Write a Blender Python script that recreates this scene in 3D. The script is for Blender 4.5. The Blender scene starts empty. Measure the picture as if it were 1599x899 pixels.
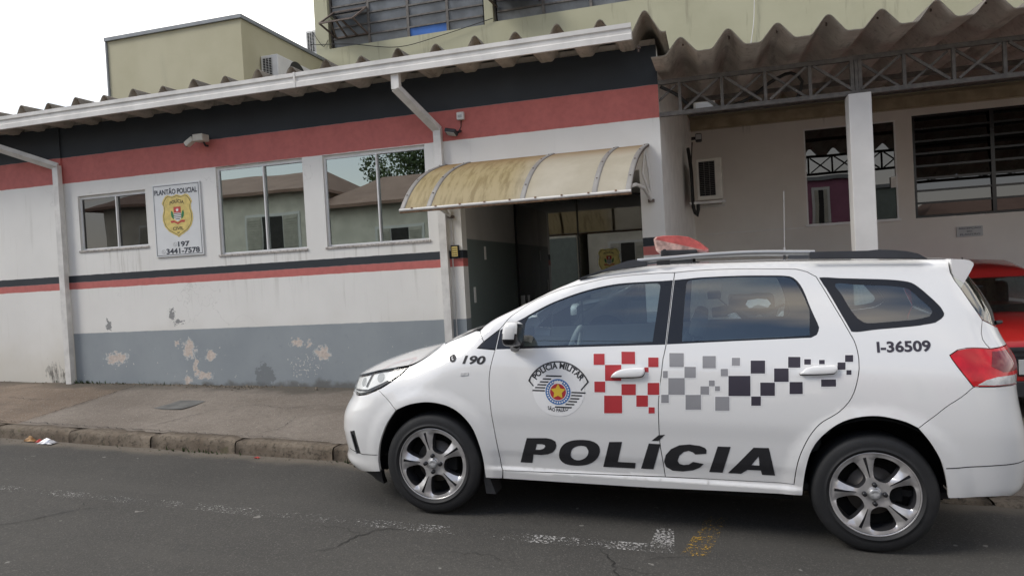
import bpy, bmesh, math, random
import numpy as np
from mathutils import Vector, Matrix
from mathutils.geometry import delaunay_2d_cdt
random.seed(7)
C = bpy.context.scene.collection
SC = bpy.context.scene
PI = math.pi

# ------------------------------------------------------------------ camera, sky, sun, exposure
cam = bpy.data.objects.new('camera', bpy.data.cameras.new('camera')); C.objects.link(cam)
YAW, PITCH, ROLL = -0.276505, -0.018907, -0.0552917
fwd = Vector((math.sin(YAW)*math.cos(PITCH), math.cos(YAW)*math.cos(PITCH), math.sin(PITCH)))
rt = Vector((math.cos(YAW), -math.sin(YAW), 0)); up = rt.cross(fwd)
r2 = rt*math.cos(ROLL) + up*math.sin(ROLL); u2 = -rt*math.sin(ROLL) + up*math.cos(ROLL)
M = Matrix((r2, u2, -fwd)).transposed().to_4x4(); M.translation = (0, 0, 1.613)
cam.matrix_world = M
cam.data.sensor_fit = 'HORIZONTAL'; cam.data.sensor_width = 36.0; cam.data.lens = 36.0*1106.9/1599
cam.data.clip_start = 0.05; cam.data.clip_end = 2000
SC.camera = cam

SUN_DIR = Vector((-0.60, -0.40, 0.69)).normalized()
SUN_EL = math.asin(SUN_DIR.z); SUN_AZ = math.atan2(SUN_DIR.x, SUN_DIR.y)
world = bpy.data.worlds.new('World'); SC.world = world; world.use_nodes = True
nt = world.node_tree; nt.nodes.clear()
wo = nt.nodes.new('ShaderNodeOutputWorld'); bg = nt.nodes.new('ShaderNodeBackground')
sky = nt.nodes.new('ShaderNodeTexSky'); sky.sky_type = 'NISHITA'; sky.sun_disc = False
sky.sun_elevation = SUN_EL; sky.sun_rotation = SUN_AZ; sky.dust_density = 0.6
tc = nt.nodes.new('ShaderNodeTexCoord'); sp = nt.nodes.new('ShaderNodeSeparateXYZ')
nt.links.new(tc.outputs['Generated'], sp.inputs[0])
def wm(op, a, b=None, c=None):
    n = nt.nodes.new('ShaderNodeMath'); n.operation = op
    for i, v in enumerate((a, b, c)):
        if v is None: continue
        if isinstance(v, (int, float)): n.inputs[i].default_value = v
        else: nt.links.new(v, n.inputs[i])
    return n.outputs[0]
den = wm('MAXIMUM', wm('ADD', sp.outputs[2], 0.12), 0.1)
cmb = nt.nodes.new('ShaderNodeCombineXYZ')
nt.links.new(wm('MULTIPLY', wm('DIVIDE', sp.outputs[0], den), 0.6), cmb.inputs[0]); nt.links.new(wm('DIVIDE', sp.outputs[1], den), cmb.inputs[1])
cn = nt.nodes.new('ShaderNodeTexNoise'); cn.inputs['Scale'].default_value = 2.3; cn.inputs['Detail'].default_value = 4; cn.inputs['Roughness'].default_value = 0.5
nt.links.new(cmb.outputs[0], cn.inputs['Vector'])
# more cloud towards the back of the building, broken blue sky behind the viewer
bias = wm('MULTIPLY', sp.outputs[1], 0.11)
cm = nt.nodes.new('ShaderNodeMapRange'); cm.interpolation_type = 'SMOOTHSTEP'
cm.inputs['From Min'].default_value = 0.36; cm.inputs['From Max'].default_value = 0.62
nt.links.new(wm('ADD', cn.outputs['Fac'], bias), cm.inputs['Value'])
hz = nt.nodes.new('ShaderNodeMapRange'); hz.inputs['From Min'].default_value = 0.0; hz.inputs['From Max'].default_value = 0.42
hz.inputs['To Min'].default_value = 0.92; hz.inputs['To Max'].default_value = 0.0
nt.links.new(sp.outputs[2], hz.inputs['Value'])
mx = nt.nodes.new('ShaderNodeMix'); mx.data_type = 'RGBA'
nt.links.new(wm('MAXIMUM', cm.outputs[0], hz.outputs[0]), mx.inputs['Factor'])
nt.links.new(sky.outputs[0], mx.inputs['A'])
cc = nt.nodes.new('ShaderNodeMix'); cc.data_type = 'RGBA'; cc.inputs['A'].default_value = (8.2, 7.5, 6.8, 1); cc.inputs['B'].default_value = (13.0, 12.6, 12.0, 1)
cr_ = nt.nodes.new('ShaderNodeMapRange'); cr_.inputs['From Min'].default_value = -0.8; cr_.inputs['From Max'].default_value = 0.2; nt.links.new(sp.outputs[1], cr_.inputs['Value'])
nt.links.new(cr_.outputs[0], cc.inputs['Factor']); nt.links.new(cc.outputs['Result'], mx.inputs['B'])
nt.links.new(mx.outputs['Result'], bg.inputs['Color']); bg.inputs['Strength'].default_value = 0.12
nt.links.new(bg.outputs[0], wo.inputs['Surface'])

sun = bpy.data.objects.new('sun', bpy.data.lights.new('sun', 'SUN')); C.objects.link(sun)
sun.data.energy = 1.5; sun.data.angle = math.radians(20); sun.data.color = (1.0, 0.955, 0.88)
sun.rotation_euler = SUN_DIR.to_track_quat('Z', 'Y').to_euler(); sun.location = (0, 0, 30)
SC.view_settings.view_transform = 'Standard'; SC.view_settings.look = 'None'
SC.view_settings.exposure = 0.36; SC.view_settings.gamma = 1.0; SC.view_settings.use_curve_mapping = False
SC.render.engine = 'CYCLES'
SC.cycles.max_bounces = 8; SC.cycles.transparent_max_bounces = 16; SC.cycles.caustics_reflective = False; SC.cycles.caustics_refractive = False
SC.cycles.sample_clamp_indirect = 6

# ------------------------------------------------------------------ materials
class NT:
    def __init__(s, name):
        s.m = bpy.data.materials.new(name); s.m.use_nodes = True; s.t = s.m.node_tree; s.t.nodes.clear()
        s.out = s.t.nodes.new('ShaderNodeOutputMaterial'); s._pos = None; s._xyz = None
    def n(s, typ, **kw):
        nd = s.t.nodes.new('ShaderNode'+typ)
        for k, v in kw.items(): setattr(nd, k, v)
        return nd
    def put(s, sock, v):
        if v is None: return
        if hasattr(v, 'is_output'): s.t.links.new(v, sock)
        else: sock.default_value = v if not (isinstance(v, tuple) and len(v) == 3 and sock.type == 'RGBA') else (*v, 1)
    @property
    def pos(s):
        if s._pos is None: s._pos = s.n('NewGeometry').outputs['Position']
        return s._pos
    @property
    def loc(s): return s.n('TexCoord').outputs['Object']
    @property
    def xyz(s):
        if s._xyz is None:
            q = s.n('SeparateXYZ'); s.t.links.new(s.pos, q.inputs[0]); s._xyz = q.outputs
        return s._xyz
    def ma(s, op, a, b=None, c=None, clamp=False):
        q = s.n('Math', operation=op, use_clamp=clamp)
        for i, v in enumerate((a, b, c)): s.put(q.inputs[i], v)
        return q.outputs[0]
    def noise(s, scale, detail=4, rough=0.55, vec=None, stretch=None):
        q = s.n('TexNoise'); q.inputs['Scale'].default_value = scale; q.inputs['Detail'].default_value = detail; q.inputs['Roughness'].default_value = rough
        v = vec or s.pos
        if stretch:
            mp = s.n('Mapping'); s.t.links.new(v, mp.inputs[0]); mp.inputs['Scale'].default_value = stretch; v = mp.outputs[0]
        s.t.links.new(v, q.inputs['Vector']); return q.outputs['Fac']
    def mr(s, v, a, b, c=0.0, d=1.0):
        q = s.n('MapRange', interpolation_type='SMOOTHSTEP'); s.put(q.inputs['Value'], v)
        for k, x in zip(('From Min', 'From Max', 'To Min', 'To Max'), (a, b, c, d)): q.inputs[k].default_value = x
        return q.outputs[0]
    def mix(s, f, a, b):
        q = s.n('Mix', data_type='RGBA'); s.put(q.inputs['Factor'], f); s.put(q.inputs['A'], a); s.put(q.inputs['B'], b); return q.outputs['Result']
    def bump(s, h, strength=0.3, dist=0.01):
        q = s.n('Bump'); q.inputs['Strength'].default_value = strength; q.inputs['Distance'].default_value = dist
        s.put(q.inputs['Height'], h); return q.outputs[0]
    def bsdf(s, col, rough=0.6, metal=0.0, normal=None, **kw):
        q = s.n('BsdfPrincipled'); s.put(q.inputs['Base Color'], col); s.put(q.inputs['Roughness'], rough); s.put(q.inputs['Metallic'], metal)
        if normal is not None: s.t.links.new(normal, q.inputs['Normal'])
        for k, v in kw.items(): s.put(q.inputs[k.replace('_', ' ')], v)
        return q.outputs[0]
    def done(s, sh): s.t.links.new(sh, s.out.inputs['Surface']); return s.m

def simple(name, col, rough=0.6, metal=0.0, var=0.12, scale=6.0, bump=0.0, **kw):
    a = NT(name); f = a.noise(scale, 5)
    c = a.mix(a.mr(f, 0.3, 0.7), tuple(x*(1-var) for x in col), tuple(min(1, x*(1+var)) for x in col))
    nrm = a.bump(a.noise(scale*12, 3), bump, 0.004) if bump else None
    return a.done(a.bsdf(c, rough, metal, nrm, **kw))

def glass(name, tint, ior=1.5, rough=0.0, wav=0.0, gcol=(1, 1, 1)):
    a = NT(name)
    geo = a.n('NewGeometry'); dt = a.n('VectorMath', operation='DOT_PRODUCT'); a.t.links.new(geo.outputs['Incoming'], dt.inputs[0]); a.t.links.new(geo.outputs['Normal'], dt.inputs[1])
    f0 = ((ior-1)/(ior+1))**2; co = a.ma('SUBTRACT', 1.0, a.ma('ABSOLUTE', dt.outputs['Value']), clamp=True)
    frs = a.ma('ADD', a.ma('MULTIPLY', a.ma('POWER', co, 5.0), 1-f0), f0)
    tr = a.n('BsdfTransparent'); tr.inputs['Color'].default_value = (*tint, 1)
    gl = a.n('BsdfGlossy'); gl.inputs['Roughness'].default_value = rough; gl.inputs['Color'].default_value = (*gcol, 1)
    if wav:
        b = a.bump(a.noise(1.6, 1), wav, 0.05); a.t.links.new(b, gl.inputs['Normal'])
    ms = a.n('MixShader'); a.t.links.new(frs, ms.inputs[0]); a.t.links.new(tr.outputs[0], ms.inputs[1]); a.t.links.new(gl.outputs[0], ms.inputs[2])
    return a.done(ms.outputs[0])

def mat_asphalt():
    a = NT('asphalt')
    f1 = a.noise(0.9, 5); f2 = a.noise(48, 4, 0.75); f3 = a.noise(88, 2, 0.85); f4 = a.noise(26, 4, 0.7)
    c = a.mix(a.mr(f1, 0.3, 0.7), (0.046, 0.0435, 0.039), (0.062, 0.0585, 0.052))
    c = a.mix(a.mr(f2, 0.42, 0.66, 0, 0.6), c, (0.036, 0.035, 0.033))
    c = a.mix(a.mr(f3, 0.55, 0.68, 0, 0.75), c, (0.14, 0.132, 0.12))
    c = a.mix(a.mr(f4, 0.50, 0.72, 0, 0.45), c, (0.052, 0.050, 0.047)); c = a.mix(a.mr(f4, 0.28, 0.42, 0.30, 0), c, (0.105, 0.10, 0.09))
    trk = a.noise(0.7, 4, 0.6, stretch=(0.12, 1.6, 1)); c = a.mix(a.mr(trk, 0.48, 0.66, 0, 0.40), c, (0.078, 0.074, 0.066))
    oil = a.noise(2.1, 5, 0.65); c = a.mix(a.mr(oil, 0.63, 0.73, 0, 0.55), c, (0.038, 0.037, 0.036))
    st = a.noise(1.3, 6, 0.6, stretch=(0.6, 2.5, 1))
    c = a.mix(a.mr(st, 0.60, 0.72, 0, 0.45), c, (0.045, 0.044, 0.043))
    # dusty strip along the gutter
    y = a.ma('ADD', a.xyz[1], a.ma('MULTIPLY', a.noise(3, 5), 0.28))
    c = a.mix(a.mr(y, 5.16, 5.38, 0, 0.8), c, (0.17, 0.145, 0.115))
    sp_ = a.noise(9, 2, 0.5); c = a.mix(a.mr(sp_, 0.735, 0.75, 0, 0.7), c, (0.25, 0.24, 0.22))
    h = a.ma('ADD', f2, f3)
    return a.done(a.bsdf(c, 0.88, normal=a.bump(h, 0.55, 0.006)))

def mat_sidewalk():
    a = NT('pavement_concrete')
    f1 = a.noise(1.1, 6, 0.6); f2 = a.noise(17, 6, 0.72); f3 = a.noise(75, 3, 0.8)
    c = a.mix(a.mr(f1, 0.3, 0.7), (0.160, 0.134, 0.110), (0.228, 0.197, 0.166))
    left = a.mr(a.xyz[0], -6.74, -6.70, 1, 0)
    c = a.mix(a.ma('MULTIPLY', left, 0.75), c, a.mix(a.mr(f1, 0.35, 0.65), (0.15, 0.105, 0.07), (0.215, 0.155, 0.108)))
    c = a.mix(a.mr(f2, 0.45, 0.75, 0, 0.55), c, (0.105, 0.09, 0.074))
    c = a.mix(a.mr(f3, 0.55, 0.70, 0, 0.75), c, (0.44, 0.41, 0.36))
    # dark damp dirt along the wall foot
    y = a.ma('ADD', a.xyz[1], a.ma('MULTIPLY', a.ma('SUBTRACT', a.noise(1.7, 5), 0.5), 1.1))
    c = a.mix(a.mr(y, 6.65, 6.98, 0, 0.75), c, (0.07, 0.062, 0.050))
    st = a.noise(0.8, 5, 0.6, stretch=(0.5, 1.6, 1)); c = a.mix(a.mr(st, 0.56, 0.66, 0, 0.5), c, (0.10, 0.085, 0.068))
    return a.done(a.bsdf(c, 0.92, normal=a.bump(a.ma('ADD', a.ma('MULTIPLY', f3, 0.4), f2), 0.5, 0.012)))

def mat_kerb():
    a = NT('kerb_stone')
    f1 = a.noise(3.2, 6, 0.7); f2 = a.noise(24, 6, 0.78)
    c = a.mix(a.mr(f1, 0.3, 0.7), (0.13, 0.10, 0.072), (0.235, 0.195, 0.15))
    c = a.mix(a.mr(f2, 0.47, 0.64, 0, 0.8), c, (0.06, 0.05, 0.036))
    c = a.mix(a.mr(a.noise(7, 5), 0.62, 0.72, 0, 0.6), c, (0.10, 0.095, 0.045))
    return a.done(a.bsdf(c, 0.93, normal=a.bump(f2, 0.8, 0.02)))

RED = (0.52, 0.150, 0.132)
def mat_facade():
    a = NT('painted_wall'); x, y, z = a.xyz
    wob = a.ma('MULTIPLY', a.ma('SUBTRACT', a.noise(9, 3), 0.5), 0.012)
    zz = a.ma('ADD', z, wob)
    def band(lo, hi):
        return a.ma('MULTIPLY', a.mr(zz, lo-0.003, lo+0.003), a.mr(zz, hi-0.003, hi+0.003, 1, 0))
    f1 = a.noise(0.9, 5); f2 = a.noise(14, 5, 0.6)
    white = a.mix(a.mr(f1, 0.3, 0.7), (0.735, 0.722, 0.685), (0.80, 0.787, 0.75))
    # yellowish damp rising from the ground, streaks under sills
    damp = a.ma('MULTIPLY', a.mr(a.ma('ADD', z, a.ma('MULTIPLY', a.noise(2.2, 5), 0.7)), 0.95, 1.75, 1, 0), 0.55)
    white = a.mix(damp, white, (0.53, 0.49, 0.40))
    strk = a.noise(5, 5, 0.6, stretch=(3.2, 3.2, 0.22))
    white = a.mix(a.mr(strk, 0.58, 0.78, 0, 0.28), white, (0.44, 0.42, 0.37))
    # rain streaks running down from the sills, hairline cracks in the render
    sill = None
    for x0_, x1_, zt_ in ((-7.5, -6.46, 2.19), (-5.48, -4.32, 2.02), (-4.09, -2.85, 2.02)):
        q = a.ma('MULTIPLY', a.ma('MULTIPLY', a.mr(x, x0_, x0_+.05), a.mr(x, x1_-.05, x1_, 1, 0)), a.ma('MULTIPLY', a.mr(z, zt_-.75, zt_, 0, 1), a.ma('LESS_THAN', z, zt_)))
        sill = q if sill is None else a.ma('ADD', sill, q)
    s2 = a.noise(9, 5, 0.7, stretch=(2.2, 2.2, 0.10)); white = a.mix(a.ma('MULTIPLY', sill, a.mr(s2, 0.50, 0.66, 0, 0.42)), white, (0.36, 0.34, 0.29))
    vo = a.n('TexVoronoi', feature='DISTANCE_TO_EDGE'); vo.inputs['Scale'].default_value = 0.9
    wv = a.n('VectorMath', operation='ADD'); a.t.links.new(a.pos, wv.inputs[0]); nv = a.n('TexNoise'); nv.inputs['Scale'].default_value = 3.0; nv.inputs['Detail'].default_value = 6; a.t.links.new(a.pos, nv.inputs['Vector']); a.t.links.new(nv.outputs['Color'], wv.inputs[1]); a.t.links.new(wv.outputs[0], vo.inputs['Vector'])
    hair = a.ma('MULTIPLY', a.mr(vo.outputs['Distance'], 0.0, 0.006, 1, 0), a.mr(a.noise(0.8, 3), 0.50, 0.60, 0, 0.28)); white = a.mix(hair, white, (0.30, 0.29, 0.27))
    dado = a.mix(a.mr(f1, 0.3, 0.7), (0.255, 0.285, 0.305), (0.315, 0.345, 0.36))
    dado = a.mix(a.mr(f2, 0.55, 0.8, 0, 0.4), dado, (0.21, 0.235, 0.25))
    plaster = a.mix(a.mr(a.noise(30, 4), 0.35, 0.65), (0.50, 0.42, 0.36), (0.62, 0.55, 0.49))
    # peeled patches
    px = a.ma('ADD', x, a.ma('MULTIPLY', a.ma('SUBTRACT', a.noise(13, 6, 0.7), 0.5), 0.34))
    nz = a.noise(15, 6, 0.7, stretch=(1, 1, 1.3)); pz = a.ma('ADD', z, a.ma('MULTIPLY', a.ma('SUBTRACT', nz, 0.5), 0.30))
    def field(cx, cz, rx, rz):
        dx = a.ma('DIVIDE', a.ma('SUBTRACT', px, cx), rx); dz = a.ma('DIVIDE', a.ma('SUBTRACT', pz, cz), rz)
        return a.ma('ADD', a.ma('MULTIPLY', dx, dx), a.ma('MULTIPLY', dz, dz))
    def blob(cx, cz, rx, rz):
        dx = a.ma('DIVIDE', a.ma('SUBTRACT', px, cx), rx); dz = a.ma('DIVIDE', a.ma('SUBTRACT', pz, cz), rz)
        return a.ma('LESS_THAN', a.ma('ADD', a.ma('MULTIPLY', dx, dx), a.ma('MULTIPLY', dz, dz)), 1.0)
    peel = None
    for b in ((-7.06, 0.86, 0.17, 0.075), (-5.99, 0.95, 0.09, 0.12), (-5.70, 0.87, 0.075, 0.07), (-5.91, 0.74, 0.035, 0.13), (-5.80, 0.63, 0.12, 0.04),
              (-6.15, 1.02, 0.04, 0.03), (-4.22, 0.86, 0.10, 0.07), (-4.55, 0.98, 0.09, 0.035), (-4.38, 0.96, 0.04, 0.04), (-6.03, 0.57, 0.05, 0.06)):
        q = field(b[0], b[1], b[2]*.80, b[3]*.80); peel = q if peel is None else a.ma('MINIMUM', peel, q)
    ring = a.ma('LESS_THAN', peel, 1.55); peel = a.ma('LESS_THAN', peel, 1.0)
    specks = a.ma('MULTIPLY', a.mr(a.noise(38, 2), 0.60, 0.62), blob(-4.45, 0.72, 0.20, 0.14))
    specks = a.ma('MAXIMUM', specks, a.ma('MULTIPLY', a.mr(a.noise(17, 3), 0.69, 0.70), a.mr(z, 0.9, 1.15, 1, 0.0)))
    col = white
    dmask = a.ma('MULTIPLY', a.mr(zz, 1.174, 1.182, 1, 0), a.mr(x, -7.695, -7.69))
    dd = a.mix(ring, dado, a.mix(a.mr(a.noise(40, 3), 0.4, 0.6), (0.40, 0.43, 0.44), (0.56, 0.55, 0.53))); dd = a.mix(peel, dd, plaster); dd = a.mix(specks, dd, (0.62, 0.60, 0.56))
    dd = a.mix(a.mr(a.ma('ADD', z, a.ma('MULTIPLY', a.noise(6, 5), 0.22)), 0.60, 0.68, 0.7, 0), dd, (0.10, 0.09, 0.075))
    dd = a.mix(a.ma('MULTIPLY', blob(-4.98, 0.62, 0.13, 0.13), 0.6), dd, (0.13, 0.14, 0.145))
    col = a.mix(dmask, col, dd)
    redc = a.mix(a.mr(f2, 0.35, 0.7), RED, tuple(v*0.88 for v in RED))
    blk = a.mix(a.mr(f1, 0.35, 0.7), (0.022, 0.027, 0.033), (0.034, 0.040, 0.048))
    col = a.mix(band(1.728, 1.812), col, redc); col = a.mix(band(1.812, 1.898), col, blk)
    col = a.mix(band(3.042, 3.36), col, redc); col = a.mix(a.mr(zz, 3.357, 3.363), col, blk)
    # scraped paint
    scr = a.ma('MAXIMUM', blob(-6.20, 1.37, 0.035, 0.075), a.ma('MAXIMUM', blob(-6.11, 1.27, 0.075, 0.03), blob(-7.15, 1.27, 0.03, 0.075)))
    col = a.mix(a.ma('MULTIPLY', scr, a.mr(zz, 1.19, 1.2)), col, (0.27, 0.27, 0.265))
    mold = a.ma('MULTIPLY', a.mr(a.noise(16, 5, 0.7, stretch=(1.2, 1.2, 0.25)), 0.42, 0.62, 0, 0.85), a.ma('MAXIMUM', blob(-8.02, 0.68, 0.13, 0.17), blob(-7.82, 0.62, 0.11, 0.10)))
    col = a.mix(mold, col, (0.07, 0.062, 0.055))
    return a.done(a.bsdf(col, 0.75, normal=a.bump(a.ma('ADD', a.noise(60, 3), a.ma('MULTIPLY', peel, -1.0)), 0.25, 0.004)))

def mat_inner_entry():
    a = NT('entry_wall'); z = a.xyz[2]
    c = a.mix(a.mr(z, 2.015, 2.025), (0.17, 0.205, 0.195), (0.50, 0.48, 0.45)); f = a.noise(3, 5)
    c = a.mix(a.mr(f, 0.4, 0.8, 0, 0.2), c, (0.15, 0.16, 0.16))
    return a.done(a.bsdf(c, 0.6))

def mat_carport_wall():
    a = NT('carport_wall'); x, y, z = a.xyz; f = a.noise(1.3, 5)
    c = a.mix(a.mr(f, 0.3, 0.7), (0.70, 0.665, 0.61), (0.78, 0.745, 0.69))
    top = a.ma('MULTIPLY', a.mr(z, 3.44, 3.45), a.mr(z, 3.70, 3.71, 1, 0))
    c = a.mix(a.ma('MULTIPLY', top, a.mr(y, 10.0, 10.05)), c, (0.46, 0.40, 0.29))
    up_ = a.mr(z, 3.70, 3.71)
    g = a.noise(2.0, 6, 0.6, stretch=(1.6, 1.6, 0.25))
    yel = a.mix(a.mr(f, 0.3, 0.7), (0.40, 0.39, 0.27), (0.455, 0.445, 0.315)); yel = a.mix(a.mr(g, 0.55, 0.75, 0, 0.3), yel, (0.29, 0.285, 0.215))
    c = a.mix(up_, c, yel)
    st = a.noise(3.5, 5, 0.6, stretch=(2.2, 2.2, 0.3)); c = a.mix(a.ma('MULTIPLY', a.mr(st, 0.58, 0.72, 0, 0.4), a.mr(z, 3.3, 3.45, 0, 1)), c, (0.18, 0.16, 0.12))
    return a.done(a.bsdf(c, 0.8, normal=a.bump(a.noise(45, 3), 0.2, 0.004)))

def mat_yellow():
    a = NT('yellow_render'); f = a.noise(1.3, 5); g = a.noise(2.0, 6, 0.6, stretch=(1.6, 1.6, 0.25))
    c = a.mix(a.mr(f, 0.3, 0.7), (0.425, 0.40, 0.275), (0.485, 0.46, 0.33)); c = a.mix(a.mr(g, 0.55, 0.75, 0, 0.3), c, (0.29, 0.28, 0.21))
    return a.done(a.bsdf(c, 0.85, normal=a.bump(a.noise(45, 3), 0.2, 0.004)))

def mat_fibre():
    a = NT('fibre_cement'); f = a.noise(2.5, 6, 0.65); g = a.noise(22, 4, 0.6)
    c = a.mix(a.mr(f, 0.3, 0.7), (0.41, 0.375, 0.325), (0.58, 0.535, 0.47))
    c = a.mix(a.mr(g, 0.5, 0.75, 0, 0.5), c, (0.20, 0.17, 0.135))
    st = a.noise(4, 6, 0.65, stretch=(3, 0.35, 1)); c = a.mix(a.mr(st, 0.52, 0.70, 0, 0.5), c, (0.15, 0.13, 0.108)); li = a.noise(9, 5, 0.7); c = a.mix(a.mr(li, 0.62, 0.70, 0, 0.5), c, (0.42, 0.40, 0.34))
    return a.done(a.bsdf(c, 0.92, normal=a.bump(g, 0.35, 0.006)))

def mat_fibre_top():
    a = NT('weathered_fibre_cement'); f = a.noise(3.5, 6, 0.7); g = a.noise(20, 5, 0.7)
    c = a.mix(a.mr(f, 0.3, 0.7), (0.105, 0.095, 0.082), (0.20, 0.18, 0.155)); c = a.mix(a.mr(g, 0.5, 0.7, 0, 0.6), c, (0.06, 0.055, 0.05))
    c = a.mix(a.mr(a.noise(11, 5, 0.7), 0.63, 0.70, 0, 0.5), c, (0.33, 0.32, 0.28))
    return a.done(a.bsdf(c, 0.95, normal=a.bump(g, 0.4, 0.006)))

def mat_awning():
    a = NT('awning_polycarbonate'); x, y, z = a.xyz
    f = a.noise(3, 6, 0.6); g = a.noise(10, 5, 0.65, stretch=(2.0, 0.35, 0.35))
    cream = a.mix(a.mr(f, 0.3, 0.7), (0.54, 0.49, 0.38), (0.63, 0.58, 0.47))
    old = a.mix(a.mr(g, 0.42, 0.66), (0.50, 0.41, 0.235), (0.34, 0.265, 0.135))
    old = a.mix(a.mr(f, 0.5, 0.8, 0, 0.5), old, (0.58, 0.48, 0.26))
    xx = a.ma('ADD', x, a.ma('MULTIPLY', a.ma('SUBTRACT', f, 0.5), 0.12))
    c = a.mix(a.mr(xx, -1.78, -1.40), old, cream)
    rust = a.mr(a.ma('ADD', z, a.ma('MULTIPLY', f, 0.16)), 2.70, 2.88, 0, 0.8); c = a.mix(rust, c, (0.40, 0.255, 0.125))
    rust2 = a.mr(a.ma('SUBTRACT', z, a.ma('MULTIPLY', f, 0.07)), 2.20, 2.25, 0.6, 0); c = a.mix(rust2, c, (0.22, 0.15, 0.085))
    d = a.n('BsdfDiffuse'); a.put(d.inputs['Color'], c)
    t = a.n('BsdfTranslucent'); a.put(t.inputs['Color'], c)
    ms = a.n('MixShader'); ms.inputs[0].default_value = 0.35; a.t.links.new(d.outputs[0], ms.inputs[1]); a.t.links.new(t.outputs[0], ms.inputs[2])
    gl = a.n('BsdfGlossy'); gl.inputs['Roughness'].default_value = 0.35
    m2 = a.n('MixShader'); m2.inputs[0].default_value = 0.04; a.t.links.new(ms.outputs[0], m2.inputs[1]); a.t.links.new(gl.outputs[0], m2.inputs[2])
    return a.done(m2.outputs[0])

def mat_worn(name, col, lo, hi):
    a = NT(name)
    f = a.noise(60, 5, 0.75); g = a.noise(3.2, 4, 0.6)
    k = a.mr(a.ma('ADD', a.ma('MULTIPLY', f, 0.95), a.ma('MULTIPLY', g, 0.35)), lo, hi)
    b = a.bsdf(col, 0.85); tr = a.n('BsdfTransparent'); ms = a.n('MixShader')
    a.t.links.new(k, ms.inputs[0]); a.t.links.new(tr.outputs[0], ms.inputs[1]); a.t.links.new(b, ms.inputs[2])
    return a.done(ms.outputs[0])

def mat_paint():
    a = NT('white_car_paint'); q = a.n('SeparateXYZ'); a.t.links.new(a.loc, q.inputs[0])
    f = a.noise(6, 5, 0.6)
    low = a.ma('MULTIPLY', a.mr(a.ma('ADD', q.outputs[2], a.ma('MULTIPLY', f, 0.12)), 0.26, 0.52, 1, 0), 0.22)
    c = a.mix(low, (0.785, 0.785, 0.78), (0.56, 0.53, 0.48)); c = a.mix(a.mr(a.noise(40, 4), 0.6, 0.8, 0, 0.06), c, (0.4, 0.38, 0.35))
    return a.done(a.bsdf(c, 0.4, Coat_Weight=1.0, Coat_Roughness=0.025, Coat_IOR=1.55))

def mat_tyre():
    a = NT('tyre_rubber'); q = a.n('SeparateXYZ'); a.t.links.new(a.loc, q.inputs[0])
    f = a.noise(5, 5, 0.6, vec=a.loc)
    c = a.mix(a.mr(f, 0.35, 0.75), (0.010, 0.0105, 0.012), (0.022, 0.022, 0.023))
    return a.done(a.bsdf(c, 0.62, normal=a.bump(a.noise(80, 3, vec=a.loc), 0.15, 0.003)))

def mat_rooftile():
    a = NT('clay_tiles'); x, y, z = a.xyz
    wv = a.n('TexWave', wave_type='BANDS', bands_direction='X'); a.t.links.new(a.pos, wv.inputs[0]); wv.inputs['Scale'].default_value = 5.0
    f = a.noise(2, 5); c = a.mix(a.mr(f, 0.3, 0.7), (0.25, 0.165, 0.135), (0.33, 0.225, 0.185))
    c = a.mix(a.mr(wv.outputs['Fac'], 0.2, 0.8, 0.5, 0), c, (0.09, 0.05, 0.035))
    return a.done(a.bsdf(c, 0.9))

def mat_tree():
    a = NT('leaves'); f = a.noise(3, 4); c = a.mix(a.mr(f, 0.3, 0.7), (0.035, 0.06, 0.02), (0.08, 0.12, 0.045)); return a.done(a.bsdf(c, 0.7))

m = {}
m['asphalt'] = mat_asphalt(); m['walk'] = mat_sidewalk(); m['kerb'] = mat_kerb(); m['facade'] = mat_facade(); m['entry'] = mat_inner_entry()
m['cwall'] = mat_carport_wall(); m['yellow'] = mat_yellow(); m['fibre'] = mat_fibre(); m['fibre_top'] = mat_fibre_top(); m['awning'] = mat_awning(); m['paint'] = mat_paint(); m['tyre'] = mat_tyre()
m['white_line'] = mat_worn('worn_white_paint', (0.42, 0.41, 0.395), 0.738, 0.79); m['yellow_line'] = mat_worn('worn_yellow_paint', (0.45, 0.27, 0.04), 0.69, 0.75)
m['white_stub'] = mat_worn('chipped_white_paint', (0.46, 0.45, 0.435), 0.68, 0.735)
m['earth'] = simple('earth', (0.12, 0.11, 0.09), 0.95, var=0.3, scale=0.4)
m['gutter'] = simple('gutter_paint', (0.66, 0.645, 0.615), 0.5, var=0.10, scale=5)
m['pipe'] = simple('pipe_paint', (0.66, 0.645, 0.615), 0.5, var=0.12, scale=7)
m['rib'] = simple('grey_aluminium', (0.29, 0.28, 0.265), 0.45, 0.2, var=0.1)
m['alu'] = simple('white_aluminium', (0.80, 0.80, 0.79), 0.4, var=0.05)
m['sill'] = simple('granite_sill', (0.40, 0.37, 0.34), 0.6, var=0.35, scale=40)
m['reveal'] = simple('reveal_paint', (0.76, 0.745, 0.715), 0.8, var=0.06)
m['wglass'] = glass('window_glass', (0.22, 0.25, 0.25), 4.0, 0.0, 0.012, (0.86, 0.97, 0.95))
m['wglass_dark'] = glass('dark_window_glass', (0.12, 0.13, 0.14), 1.9, 0.0, 0.03)
m['mirror_glass'] = glass('mirror_film_glass', (0.05, 0.06, 0.06), 2.0, 0.0, 0.02)
m['dglass'] = glass('door_glass', (0.34, 0.36, 0.36), 2.3, 0.0, 0.0)
m['car_glass'] = glass('car_side_glass', (0.70, 0.80, 0.80), 2.5, 0.0, 0.0, (1.0, 0.97, 0.90))
m['car_glass_dark'] = glass('car_rear_glass', (0.50, 0.60, 0.62), 2.6, 0.0, 0.0, (1.0, 0.97, 0.90))
m['dark'] = simple('dark_interior', (0.035, 0.034, 0.033), 0.9, var=0.2)
m['room'] = simple('room_wall', (0.22, 0.21, 0.20), 0.9, var=0.1)
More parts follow.
